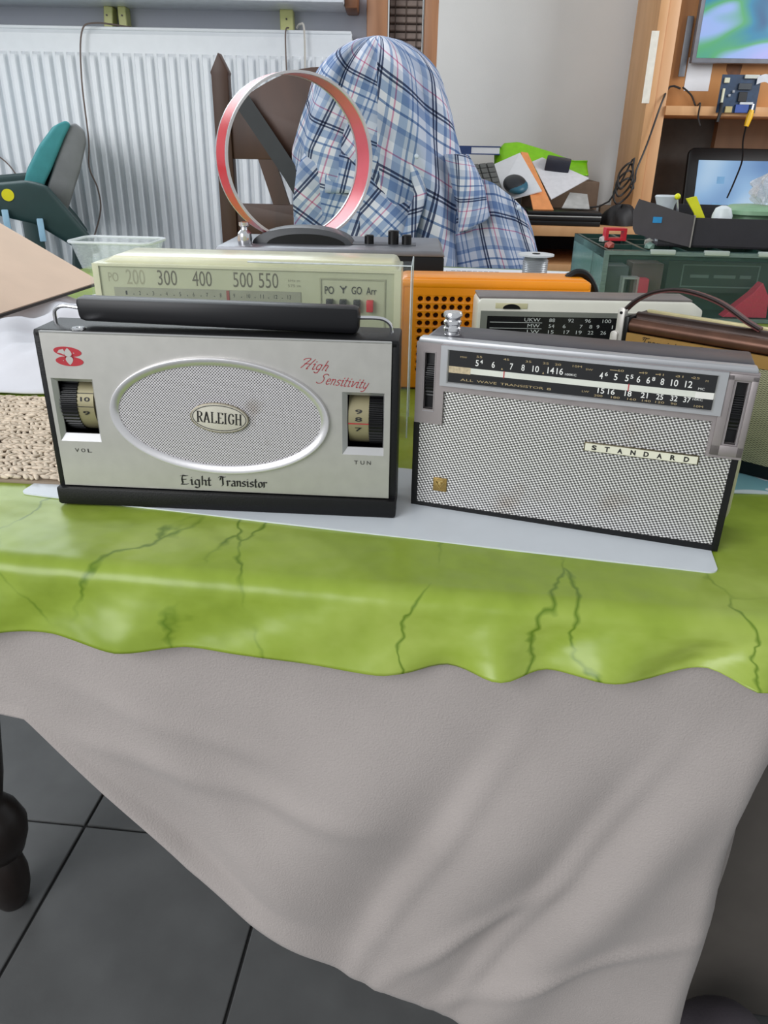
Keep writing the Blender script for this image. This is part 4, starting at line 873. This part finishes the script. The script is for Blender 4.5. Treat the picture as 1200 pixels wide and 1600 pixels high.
# ================================================================== CHAIRS AND SHIRT
M_chair = wood('walnut_stain', (58, 36, 26), (80, 50, 36), (2, 2, .5), .45)
ch = thing('dining_chair', 'dark brown wooden dining chair with pointed back posts under the shirt', 'chair', (-.165, 2.03, 0), R(-2))
def post(x):
    MB().prism([(x - .019, 0), (x + .019, 0), (x + .019, 1.14), (x + .021, 1.145), (x + .0, 1.185), (x - .021, 1.145), (x - .019, 1.14)], -.018, .018, .002).build('back_post', M_chair, ch)
post(-.232); post(.232)
def rail(z0, z1, crest, name):
    top = [(-.215 + .43 * i / 20, z1 + crest * math.sin(PI * i / 20)) for i in range(21)]
    MB().prism([(-.215, z0)] + [(.215, z0)] + top[::-1], -.010, .010, .002).build(name, M_chair, ch)
rail(.965, 1.075, .085, 'crest_rail'); rail(.790, .865, 0, 'lower_rail')
for a, b in ((-.135, -.10), (.135, .10)): MB().prism([(a - .02, .97), (b - .02, .86), (b + .02, .86), (a + .02, .97)], -.008, .008).build('splat', M_chair, ch, 0)
MB().box(-.235, .235, -.42, .0, .43, .465, .008).build('seat', M_chair, ch)
for x in (-.21, .21): MB().box(x - .019, x + .019, -.405, -.367, 0, .43, .002).build('front_leg', M_chair, ch)
tag(MB().strip([(-.352, 2.0, 1.098), (-.29, 1.995, 1.012), (-.232, 1.99, .93), (-.19, 1.988, .86), (-.165, 1.99, .80)], (.019, 0, .006), (0, .004, 0)).build('hanging_strap', mat('grey_black_strap', (48, 50, 54), .6), None, 40), 'grey-black flat strap hanging diagonally across the chair back', 'strap')

def plaid_mat(name, rot, sc_=1.55):
    mt, nt, p = new_mat(name); L = nt.links.new
    tc = ND(nt, 'ShaderNodeTexCoord'); mp = ND(nt, 'ShaderNodeMapping'); mp.inputs['Rotation'].default_value = (0, 0, rot); L(tc.outputs['UV'], mp.inputs[0])
    sep = ND(nt, 'ShaderNodeSeparateXYZ'); L(mp.outputs[0], sep.inputs[0])
    col = None
    base = S(150, 178, 216)
    def lines(axis, period, items):
        m1 = ND(nt, 'ShaderNodeMath', operation='MULTIPLY'); m1.inputs[1].default_value = 1 / period; L(sep.outputs[axis], m1.inputs[0])
        fr = ND(nt, 'ShaderNodeMath', operation='FRACT'); L(m1.outputs[0], fr.inputs[0])
        rp = ND(nt, 'ShaderNodeValToRGB'); rp.color_ramp.interpolation = 'CONSTANT'; ramp_set(rp, items); L(fr.outputs[0], rp.inputs['Fac']); return rp.outputs['Color']
    W1 = (1, 1, 1, 1); lb = S(204, 210, 222); mb_ = S(156, 174, 202); bk = S(74, 82, 106); wt = S(232, 233, 238); pk = S(214, 150, 176); db = S(124, 146, 180)
    A = lines(0, .084 * sc_, [(0, lb), (.10, mb_), (.20, lb), (.26, bk), (.295, lb), (.315, bk), (.35, wt), (.47, mb_), (.52, wt), (.58, pk), (.605, wt), (.68, mb_), (.80, lb), (.84, db), (.87, lb), (.93, db), (.96, lb)])
    B = lines(1, .096 * sc_, [(0, lb), (.14, mb_), (.2, wt), (.33, db), (.36, wt), (.45, mb_), (.57, lb), (.61, bk), (.64, lb), (.66, bk), (.69, lb), (.8, wt), (.86, pk), (.88, wt)])
    mx = ND(nt, 'ShaderNodeMix', data_type='RGBA', blend_type='MULTIPLY'); mx.inputs['Factor'].default_value = 1; L(A, mx.inputs['A']); L(B, mx.inputs['B'])
    g = ND(nt, 'ShaderNodeGamma', i_Gamma=.95); L(mx.outputs['Result'], g.inputs[0])
    L(g.outputs[0], p.inputs['Base Color']); p.inputs['Roughness'].default_value = .85; p.inputs['Specular IOR Level'].default_value = .2
    return mt
M_pl1 = plaid_mat('plaid_cotton', R(14)); M_pl2 = plaid_mat('plaid_cotton_bias', R(38)); M_pl3 = plaid_mat('plaid_cotton_sleeve', R(-16))
sh = thing('plaid_shirt', 'blue and white plaid shirt draped over the wooden chair back', 'shirt', (0, 2.0, 0))
SL = [(.62, -.20), (.74, -.225), (.83, -.230), (.92, -.228), (.99, -.228), (1.06, -.205), (1.10, -.190), (1.14, -.178), (1.18, -.165), (1.225, -.150)]
SR = [(.62, .200), (.74, .195), (.83, .190), (.92, .182), (.99, .165), (1.06, .142), (1.10, .126), (1.14, .110), (1.18, .098), (1.225, .085)]
def shirt(s, t):
    z = .62 + .600 * t; a = 2 * PI * s - PI / 2
    l, r_ = lerp_tab(SL, z), lerp_tab(SR, z); cx = (l + r_) / 2; hw = (r_ - l) / 2
    top = math.sqrt(max(0, 1 - ((z - 1.13) / .0905) ** 2)) if z > 1.13 else 1
    f = 1 + .07 * math.sin(6 * a + 5 * z * (1 + .4 * math.cos(a)) + 1.2) * sm(1.2, .9, z)
    fy = f + (.22 * math.sin(5 * a + 7 * z) + .16 * math.sin(11 * a + 13 * z) + .12 * abs(math.sin(7 * a - 9 * z))) * (.35 + .65 * top)
    return (cx + hw * math.cos(a) * top * (1 + .03 * math.sin(9 * a + 11 * z)), .078 * math.sin(a) * fy * top, z + .012 * math.sin(3 * a + 1) * (1 - t))
mkobj('shirt_body', sheet(shirt, 140, 80, lambda s, t: (s * .95, t * .605 + .30 * (s - .5) * t), True), M_pl1, sh, 80)
FL = [(.745, -.205, .02), (.80, -.222, .05), (.87, -.225, .065), (.95, -.215, .06), (1.0, -.19, .035), (1.05, -.165, -.01), (1.09, -.15, -.06)]
def flap(s, t):
    z = .745 + .345 * t; l = lerp_tab([(a, b) for a, b, c in FL], z); r_ = lerp_tab([(a, c) for a, b, c in FL], z); x = l + (r_ - l) * s
    return (x, -.092 - .012 * math.sin(s * 9 + t * 5) - .010 * math.sin(s * 4 - t * 9) + .06 * t * t + .045 * (s - .5) ** 2, z)
solid(mkobj('front_panel', sheet(flap, 30, 30, lambda s, t: (s * .26, t * .35)), M_pl2, sh, 70), .0015)
def edge(s, t):
    z = .76 + .42 * t; x = lerp_tab([(.76, .03), (.9, .07), (1.0, .05), (1.1, -.02), (1.19, -.07)], z) + (s - .5) * .03
    return (x, -.098 + .065 * t * t - .006 * math.cos((s - .5) * PI), z)
solid(mkobj('button_band', sheet(edge, 6, 30, lambda s, t: (s * .03, t * .42)), M_pl3, sh, 70), .002)
def pocket(s, t): z = .90 + .08 * t; return (-.15 + .085 * s, -.1005 + .07 * ((z - .745) / .345) ** 2 * .8 - .008 * math.sin(s * 3), z)
solid(mkobj('pocket', sheet(pocket, 8, 8, lambda s, t: (s * .09, t * .09)), M_pl1, sh, 70), .001)
MB().ball((.058, -.098, .98), (.0055, .003, .0055), 2).build('button', mat('shirt_button', (200, 210, 222), .4), sh)
# hanging sleeve with open cuff
def sleeve(s, t):
    a = 2 * PI * s; cx = .150 + .050 * t + .008 * math.sin(3 * t); z = .985 - .150 * t; r_ = .026 + .010 * t
    return (cx + r_ * math.cos(a) * (1 + .1 * math.sin(4 * a + 6 * t)), -.055 + r_ * math.sin(a) * (1 + .1 * math.sin(3 * a + 8 * t)), z + .018 * math.cos(a) * t)
solid(mkobj('sleeve', sheet(sleeve, 40, 24, lambda s, t: (s * .24, t * .24), True), M_pl3, sh, 70), .0015)
def tail(s, t):
    top = lerp_tab([(0, .935), (.2, .940), (.45, .925), (.7, .895), (.88, .865), (1, .825)], s)
    z = top - (top - .62) * t
    return (.160 + .185 * s + .075 * t * s, -.030 - .050 * math.sin(PI * min(1, s * 1.02)) * (.4 + .6 * t) - .010 * math.sin(9 * s + 4 * t) - .006 * math.sin(17 * s - 3 * t), z)
def tail_closed(s, t):
    if s <= .5: return tail(s * 2, t)
    x, y, z = tail((1 - s) * 2, t); return (x, -.03 - (y + .035) * .5, z)
mkobj('shirt_tail', sheet(tail_closed, 60, 30, lambda s, t: (s * .5, t * .33), True), M_pl1, sh, 70)
MB().ball((.300, -.078, .875), (.006, .004, .006), 2).build('button', MATS['shirt_button'], sh)

oc = thing('office_chair', 'teal and grey office chair with dark green armrest by the radiator', 'chair', (-.962, 2.10, 0), R(23))
M_teal = mat('teal_fabric', (62, 138, 142), .85, bump=.3, bs=500); M_shell = mat('grey_shell', (118, 120, 122), .6); M_dg = mat('dark_green_arm', (34, 60, 60), .5)
def slab(pts, y0, y1, nm_, m_, bev=.012, lab=None): return MB().prism(pts, y0, y1, bev, None, 3).build(nm_, m_, oc, 40, label=lab)
slab([(.02, .86), (.055, .865), (.100, .935), (.140, 1.005), (.158, 1.032), (.148, 1.040), (.128, 1.032), (.085, .985), (.045, .925)], -.20, .20, 'back_cushion', M_teal, .006, 'teal back cushion')
slab([(.055, .83), (.100, .80), (.130, .86), (.165, .935), (.187, .995), (.186, 1.02), (.168, 1.036), (.152, 1.030), (.112, .955)], -.19, .19, 'back_shell', M_shell, .006, 'grey back shell')
slab([(-.16, .885), (-.06, .905), (.045, .915), (.085, .905), (.160, .80), (.185, .755), (.15, .75), (.05, .82), (-.06, .85), (-.16, .845)], -.26, -.215, 'armrest', M_dg)
slab([(-.16, .885), (-.06, .905), (.045, .915), (.085, .905), (.160, .80), (.185, .755), (.15, .75), (.05, .82), (-.06, .85), (-.16, .845)], .215, .26, 'armrest', M_dg)
MB().lathe([(.013, 0), (.013, .0015)], 20, Matrix.Translation((-.0, -.2605, .885)) @ Matrix.Rotation(R(90), 4, 'X')).build('sticker', mat('yellow_sticker', (222, 214, 20), .5), oc, label='round yellow sticker')
for x, z in ((-.012, .835), (.058, .815)): MB().box(x - .007, x + .007, -.272, -.258, z - .03, z + .02, .002).build('clip', mat('pale_blue_clip', (150, 190, 214), .4), oc, label='pale blue clip')
slab([(.13, .76), (.18, .76), (.12, .42), (.08, .42)], -.03, .03, 'back_bracket', M_dg, .004)
MB().box(-.25, .17, -.22, .22, .43, .50, .03, 4).build('seat_cushion', M_teal, oc)
for y in (-.24, .24): MB().box(.02, .06, y - .012, y + .012, .47, .83, .004).box(.0, .05, min(y, y * .7), max(y, y * .7), .455, .475).build('arm_support', M_dg, oc)
MB().lathe([(.028, .08), (.028, .43)], 20).build('gas_column', M_blackp, oc)
for k in range(5):
    a = 2 * PI * k / 5 + .3; lg = MB().strip([(0, 0, .09), (.26 * math.cos(a), .26 * math.sin(a), .065)], (-.018 * math.sin(a), .018 * math.cos(a), 0), (0, 0, .03)).build('base_leg', M_blackp, oc)
    MB().lathe([(.022, -.012), (.024, 0), (.022, .012)], 16, Matrix.Translation((.255 * math.cos(a), .255 * math.sin(a), .0245)) @ Matrix.Rotation(R(90), 4, 'X')).build('caster', M_blackp, lg)

# ================================================================== DESK AND SHELVES
DZ = .752
dk = thing('computer_desk', 'beech veneer computer desk with black shelf bay behind the table', 'desk', (.30, 2.90, 0), R(-3))
DL = 1.75
MB().box(0, DL, 0, .56, DZ - .032, DZ, .002).build('desk_top', M_wood, dk)
MB().box(.0, .025, .02, .54, 0, DZ - .032).build('side_panel', M_wood, dk); MB().box(DL - .025, DL, .02, .54, 0, DZ - .032).build('side_panel', M_wood, dk)
MB().box(.025, DL - .025, .03, .50, .590, .622, .002).build('shelf', M_wood, dk)
MB().box(.025, DL - .025, .50, .54, .0, DZ - .032).build('back_panel', mat('desk_back', (30, 28, 28), .8), dk)
MB().box(.03, DL - .03, .06, .48, .45, .582).build('black_drawer', mat('drawer_black', (24, 22, 24), .5), dk, label='black drawer under the shelf')
bk_ = thing('shelf_unit', 'beech shelf unit with stained back panel standing on the desk', 'shelves', (.905, 3.10, DZ + .002), R(-3))
SHt = 1.25
MB().box(0, .030, 0, .36, 0, SHt, .001).build('side_panel', M_wood, bk_); MB().box(.030, .072, .012, .03, 0, SHt, .001).build('face_post', wood('beech_light', (206, 158, 114), (222, 176, 132), (2, 2, .4)), bk_)
MB().box(.072, 1.0, .0, .36, .362, .392, .001).build('shelf', M_wood, bk_)
MB().box(.078, 1.0, .10, .112, .396, SHt, .0005).build('upper_back', wood('orange_beech', (186, 130, 78), (204, 148, 94), (2, 2, .4)), bk_)
MB().box(.072, .36, .345, .36, 0, .362).build('lower_back', mat('dark_grey_back', (92, 88, 84), .8), bk_, label='dark grey lower back board')
MB().box(.36, 1.0, .30, .345, 0, .362).build('lower_divider', wood('brown_beech', (132, 96, 66), (152, 112, 78), (2, 2, .4)), bk_)
MB().prism([(.285, .56), (.345, .56), (.340, .50), (.325, .485), (.335, .455), (.300, .45), (.305, .49), (.29, .51)], .0985, .0998).build('stain', mat('dark_stain', (112, 66, 26), .5, var=.4, vs=30), bk_, 0, label='dark brown stain streak')
MB().box(.98, 1.0, 0, .36, 0, SHt).build('side_panel', M_wood, bk_)
tag(MB().box(-.004, .022, -.0015, 0, .40, .62).build('paper_strip', mat('strip_paper', (222, 218, 206), .7), None, 0, (.892, 3.0995, DZ), R(-3)), 'long white paper strip taped to the shelf unit side', 'paper')
def BK(x, y, z): c, s_ = math.cos(R(-3)), math.sin(R(-3)); return (.905 + x * c - y * s_, 3.10 + x * s_ + y * c, DZ + .002 + z)
mo = thing('flat_monitor', 'flat monitor showing a colourful abstract picture on the upper shelf', 'monitor', BK(.145, .05, .393), R(-3))
MB().box(0, .52, -.012, .02, .135, .47, .003).build('bezel', mat('monitor_silver', (132, 134, 142), .4, .3), mo)
M_scr, nt_, p_ = new_mat('monitor_picture'); L_ = nt_.links.new
tc_ = ND(nt_, 'ShaderNodeTexCoord'); mp_ = ND(nt_, 'ShaderNodeMapping'); mp_.inputs['Rotation'].default_value = (0, R(28), 0); mp_.inputs['Scale'].default_value = (1, 1, 2.2); L_(tc_.outputs['Object'], mp_.inputs[0])
no_ = ND(nt_, 'ShaderNodeTexNoise', i_Scale=3.0, i_Detail=1.5, i_Distortion=.5); L_(mp_.outputs[0], no_.inputs['Vector'])
rp_ = ND(nt_, 'ShaderNodeValToRGB'); ramp_set(rp_, [(.30, S(20, 60, 120)), (.38, S(20, 130, 170)), (.44, S(80, 170, 110)), (.48, S(150, 180, 236)), (.58, S(176, 178, 242)), (.68, S(120, 160, 230)), (.78, S(220, 90, 100))]); L_(no_.outputs['Fac'], rp_.inputs['Fac'])
L_(rp_.outputs['Color'], p_.inputs['Emission Color']); p_.inputs['Emission Strength'].default_value = .95; p_.inputs['Base Color'].default_value = (.02, .02, .02, 1); p_.inputs['Roughness'].default_value = .3
MB().box(.014, .506, -.0135, -.011, .15, .456).build('screen', M_scr, mo, 0, label='screen with lavender, teal and green picture')
MB().box(.20, .32, .019, .0495, .22, .36).build('wall_mount', MATS['monitor_silver'], mo)
tag(MB().box(0, .022, -.006, .0, 0, .185, .001).build('metal_strip', mat('grey_steel', (140, 142, 148), .35, .6), None, 30, BK(.118, .085, .488), R(-3)), 'upright grey metal strip beside the monitor edge', 'strip')
tag(MB().box(0, .088, -.001, 0, 0, .105).build('note_paper', M_paper, None, 0, BK(.150, .0992, .445), R(-3)), 'white note paper stuck on the shelf back below monitor', 'paper')
pc = thing('circuit_board', 'dark blue circuit board hanging on the shelf edge with ribbon cable', 'circuit board', BK(.245, -.006, .372), R(-3))
MB().box(0, .135, -.004, -.001, 0, .118).build('board', mat('pcb_blue', (30, 54, 82), .4, var=.25, vs=60), pc, 0)
for nm_, r_, c in (('chip', (.066, .095, .035, .065), (26, 26, 28)), ('chip', (.060, .105, .072, .092), (52, 58, 64)), ('connector', (.008, .026, .092, .108), (204, 204, 180)), ('connector', (.075, .125, .106, .118), (190, 194, 186)), ('connector', (.008, .016, .03, .075), (200, 206, 206)), ('port', (.028, .052, .0, .020), (176, 160, 110)), ('port', (.062, .108, .0, .026), (52, 80, 150)), ('port', (.075, .12, .026, .034), (196, 200, 204)), ('capacitor', (.03, .038, .05, .058), (160, 164, 170)), ('capacitor', (.042, .05, .062, .07), (150, 154, 160))):
    MB().box(r_[0], r_[1], -.012, -.004, r_[2], r_[3], .001, 1).build(nm_, mat('pc_%s_%d' % (nm_, int(r_[0] * 1000)), c, .4), pc)
MB().strip(cat_rom([(.118, -.012, .10), (.145, -.016, .108), (.17, -.02, .09), (.20, -.02, .05), (.26, -.02, .0)], 5), (.0, .0, .012), (.0, .002, 0)).build('ribbon_cable', mat('ribbon_white', (206, 208, 214), .5), pc)
MB().tube([(.012, -.012, .03), (.010, -.02, .0), (.006, -.02, -.03)], .006, 8).build('plug', M_blackp, pc)
yc_ = thing('crocodile_clip', 'yellow crocodile clip with black lead under the circuit board', 'clip', BK(.352, -.022, .33), R(-3))
MB().tube([(.014, 0, .07), (.012, 0, .05)], .004, 8).build('jaw', M_chrome, yc_); MB().tube([(.012, 0, .052), (.008, 0, .03), (.003, 0, .0)], lambda t: .008 + .003 * math.sin(PI * t), 10).build('sleeve', mat('clip_yellow', (226, 176, 20), .4), yc_)
MB().tube(cat_rom([(.003, 0, .0), (.006, .01, -.05), (.02, .02, -.11), (.018, .05, -.18), (.02, .1, -.24)], 5), .003, 6).build('lead', M_blackp, yc_)
tabp = BK(.235, .16, .0)
tbp = thing('tablet_computer', 'black tablet with a pale blue glowing screen in the lower bay', 'tablet', tabp, R(-3))
MB().prism(rrect(0, .42, .0, .262, .022), -.012, .012, .003, Matrix.Rotation(R(-10), 4, 'X')).build('housing', M_blackp, tbp)
M_ts, nt_, p_ = new_mat('tablet_picture'); tc_ = ND(nt_, 'ShaderNodeTexCoord'); gr_ = ND(nt_, 'ShaderNodeTexNoise', i_Scale=4.0, i_Detail=1.0); rp_ = ND(nt_, 'ShaderNodeValToRGB')
ramp_set(rp_, [(.35, S(70, 120, 176)), (.5, S(130, 172, 212)), (.65, S(190, 214, 232))]); nt_.links.new(tc_.outputs['Object'], gr_.inputs['Vector']); nt_.links.new(gr_.outputs['Fac'], rp_.inputs['Fac']); nt_.links.new(rp_.outputs['Color'], p_.inputs['Emission Color']); p_.inputs['Emission Strength'].default_value = .9; p_.inputs['Base Color'].default_value = (.02, .02, .02, 1)
tsr = MB().box(.040, .38, -.0135, -.012, .042, .218, 0, 1, Matrix.Rotation(R(-10), 4, 'X')).build('screen', M_ts, tbp, 0)
for r_ in ((.118, .146, .135, .160), (.110, .146, .048, .064)): MB().box(r_[0], r_[1], -.0145, -.0135, r_[2], r_[3], 0, 1, Matrix.Rotation(R(-10), 4, 'X')).build('screen_window', mat('icon_blue', (80, 124, 160), .5, emit=.6), tsr, 0)
MB().box(.15, .21, -.0130, -.012, .014, .022, 0, 1, Matrix.Rotation(R(-10), 4, 'X')).build('maker_badge', mat('badge_grey', (120, 124, 128), .4), tbp, 0)

# cables down the shelf side to a coil on the desk
M_cab = mat('black_cable', (40, 38, 38), .5)
cbl = thing('monitor_cable', 'black cable running down the shelf side into a tangled coil', 'cable', BK(.10, .07, .44))
o0 = Vector(BK(.10, .07, .44))
def W(p): return tuple(Vector(p) - o0)
coil = [(.845 + .035 * math.cos(t) * (1 - .02 * t), 3.02 + .01 * math.sin(3 * t), .855 + .045 * math.sin(t) + .004 * t + .02 * math.cos(t)) for t in [2 * PI * i / 14 for i in range(44)]]
MB().tube(cat_rom([W(BK(.13, .07, .45)), W(BK(.09, .06, .455)), W(BK(.05, -.015, .40)), W(BK(.02, -.02, .27)), W(BK(-.01, -.04, .18)), W((.885, 3.03, .90)), W((.865, 3.02, .885))] + [W(c) for c in coil] + [W((.80, 3.03, .83)), W((.70, 3.05, .80)), W((.60, 3.0, .762))], 3), .0036, 6).build('cable', M_cab, cbl)
wire('note_cable', [BK(.14, .08, .455), BK(.175, .08, .43), BK(.195, .07, .36 + .035), BK(.185, -.01, .40), BK(.187, -.006, .36), BK(.20, -.004, .33)], .003, M_cab, 'thin black cable looping down across the note paper', 'cable')

# ---------------- desk clutter
def junk(name, mb, m_, loc, rot, label, cat, smooth=30):
    o = mb.build(name, m_, None, smooth, loc); o.rotation_euler = rot; return tag(o, label, cat)
ta = Vector((0, 0, 0))
pile = junk('black_folder', MB().box(-.14, .125, -.11, .11, 0, .016, .002), M_blackp, (.635, 3.03, DZ + .0005), (0, 0, R(-6)), 'flat black folder at the desk front under the papers', 'folder')
lap = thing('closed_laptop', 'closed black laptop with a silver edge line under the paper pile', 'laptop', (.635, 3.03, DZ + .0170), R(-5))
MB().box(-.135, .125, -.11, .115, 0, .012, .002).build('base', M_blackp, lap); MB().box(-.135, .125, -.11, .115, .0125, .017, .0012).build('lid_edge', mat('silver_line', (176, 178, 176), .3, .4), lap); MB().box(-.135, .125, -.109, .115, .0172, .03, .003).build('lid', M_blackp, lap)
stk = tag(MB().box(-.03, .26, -.10, .12, 0, .136, .003).build('paper_carton', mat('brown_carton', (120, 100, 84), .85), None, 30, (.55, 3.22, DZ + .0482), R(-4)), 'brown carton holding up the pile of papers on the desk', 'carton')
if stk: stk.location.z = DZ + .0005; stk.location.y = 3.325
kb = thing('computer_keyboard', 'dark grey keyboard tilted up behind the shirt on the desk', 'keyboard', (.275, 3.0, .872), 0)
kmx = Matrix.Rotation(R(38), 4, 'X') @ Matrix.Rotation(R(10), 4, 'Z')
MB().box(-.05, .125, -.06, .11, -.012, 0, .003, 2, kmx).build('keyboard_base', mat('keyboard_grey', (74, 76, 76), .5), kb)
key_me = None
for r_ in range(6):
    for c in range(6):
        x = -.042 + c * .0275; y = -.05 + r_ * .0265
        if key_me is None: ko = MB().box(0, .0235, 0, .022, 0, .006, .0015, 1).build('key', mat('key_grey', (92, 94, 92), .5), kb, 0); key_me = ko.data
        else: ko = bpy.data.objects.new('key', key_me); C.objects.link(ko); ko.parent = kb
        ko.matrix_local = kmx @ Matrix.Translation((x, y, 0))
kst = tag(MB().box(-.06, .13, -.06, .10, 0, .100, .003).build('storage_box', mat('grey_box', (96, 98, 100), .7), None, 30, (.36, 3.14, DZ + .0005), R(-3)), 'grey storage box under the tilted keyboard on the desk', 'box')
bkk = thing('blue_book', 'dark blue book with white pages lying behind the keyboard', 'book', (.26, 3.28, .975), R(-8))
MB().box(0, .16, 0, .11, 0, .004).box(0, .16, 0, .11, .026, .030).box(0, .05, -.001, .0, 0, .030).build('cover', mat('navy_cover', (44, 66, 116), .5), bkk, 0); MB().box(.002, .157, .002, .108, .004, .026).build('pages', M_paper, bkk, 0)
def sheetq(name, c4, th, m_, label, cat):
    c = Vector(c4[0]); o = quadprism([Vector(p) - c for p in c4], th).build(name, m_, None, 0, c); return tag(o, label, cat)
sheetq('white_envelope', [(.375, 3.02, .815), (.55, 3.02, .862), (.49, 3.22, .985), (.375, 3.22, .935)], .004, M_paper, 'white envelope under the computer mouse', 'envelope')
sheetq('orange_folder', [(.515, 2.96, .803), (.588, 2.96, .803), (.520, 3.225, .985), (.494, 3.225, .988)], .006, mat('orange_paper', (228, 150, 92), .7), 'pale orange folder beside the mouse', 'folder')
sheetq('printed_letter', [(.585, 3.01, .835), (.735, 3.10, .905), (.575, 3.22, .970), (.535, 3.20, .955)], .003, mat('letter_paper', (214, 214, 218), .7, var=.05, vs=60), 'white printed letter between orange folder and green tray', 'paper')
sheetq('grey_leaflet', [(.62, 2.975, .81), (.72, 2.975, .808), (.735, 3.10, .85), (.67, 3.10, .855)], .003, mat('leaflet_grey', (176, 176, 174), .7, var=.15, vs=30), 'grey leaflet on the closed laptop', 'leaflet')
ms = thing('computer_mouse', 'black computer mouse with a teal side on the white envelope', 'mouse', (.452, 3.04, .868), 0)
mr_ = Matrix.Rotation(R(25), 4, 'X')
MB().ball((0, 0, .016), (.043, .05, .026), 3, mr_).build('shell', mat('mouse_black', (34, 38, 44), .4), ms, 60); MB().ball((.006, -.006, .014), (.042, .05, .022), 3, mr_).build('side_panel', mat('mouse_teal', (40, 96, 118), .4), ms, 60)
def gtray(s, t):
    top = lerp_tab([(0, .105), (.10, .145), (.25, .150), (.6, .118), (.85, .085), (1, .086)], s); bot = .02 + .02 * s
    return (.36 * s, .015 + .10 * t * (1 - .4 * s) + .03 * math.sin(PI * t) * (.4 + s * .6), bot + (top - bot) * t + .012 * math.sin(PI * t))
gtm = mkobj('document_tray', sheet(gtray, 30, 16), mat('lime_plastic', (134, 204, 24), .35), None, 60, (.400, 3.235, .872), R(-4)); solid(gtm, .004)
tag(gtm, 'bright lime green curved plastic tray leaning behind the papers', 'tray')
junk('power_adapter', MB().box(-.045, .045, -.03, .03, 0, .045, .004), mat('navy_black', (36, 38, 50), .45), (.625, 3.17, .925), (R(10), R(8), R(-12)), 'small navy black power adapter against the lime green tray', 'adapter')
for k, (x, y, rx, ry, rz_, lab) in enumerate(((.842, 3.0, .066, .05, .034, 'black cloth pouch on the desk beside the closed laptop'), (.962, 2.965, .050, .05, .036, 'rounded black bag at the foot of the shelf unit'), (1.06, 2.98, .055, .05, .030, 'flat black bag in front of the tablet'))):
    def lump(s, t, rx=rx, ry=ry, rz_=rz_, k=k):
        a = 2 * PI * s; ph = PI / 2 * t; f = 1 + .12 * math.sin(3 * a + k) + .08 * math.sin(7 * a + 5 * t)
        return (rx * math.cos(a) * math.cos(ph) ** .6 * f, ry * math.sin(a) * math.cos(ph) ** .6 * f, 1.9 * rz_ * math.sin(ph) * (1 + .1 * math.sin(4 * a)))
    tag(mkobj('soft_bag', sheet(lump, 32, 10, wrap=True), mat('black_nylon', (26, 25, 27), .6), None, 60, (x, y, DZ + .001)), lab, 'bag')
tag(MB().box(0, .06, 0, .06, 0, .05, .004).build('small_carton', mat('brown_leaflet', (150, 132, 112), .8), None, 30, (.825, 3.24, DZ + .0005), R(-8)), 'tan cardboard carton near the cable coil', 'carton')
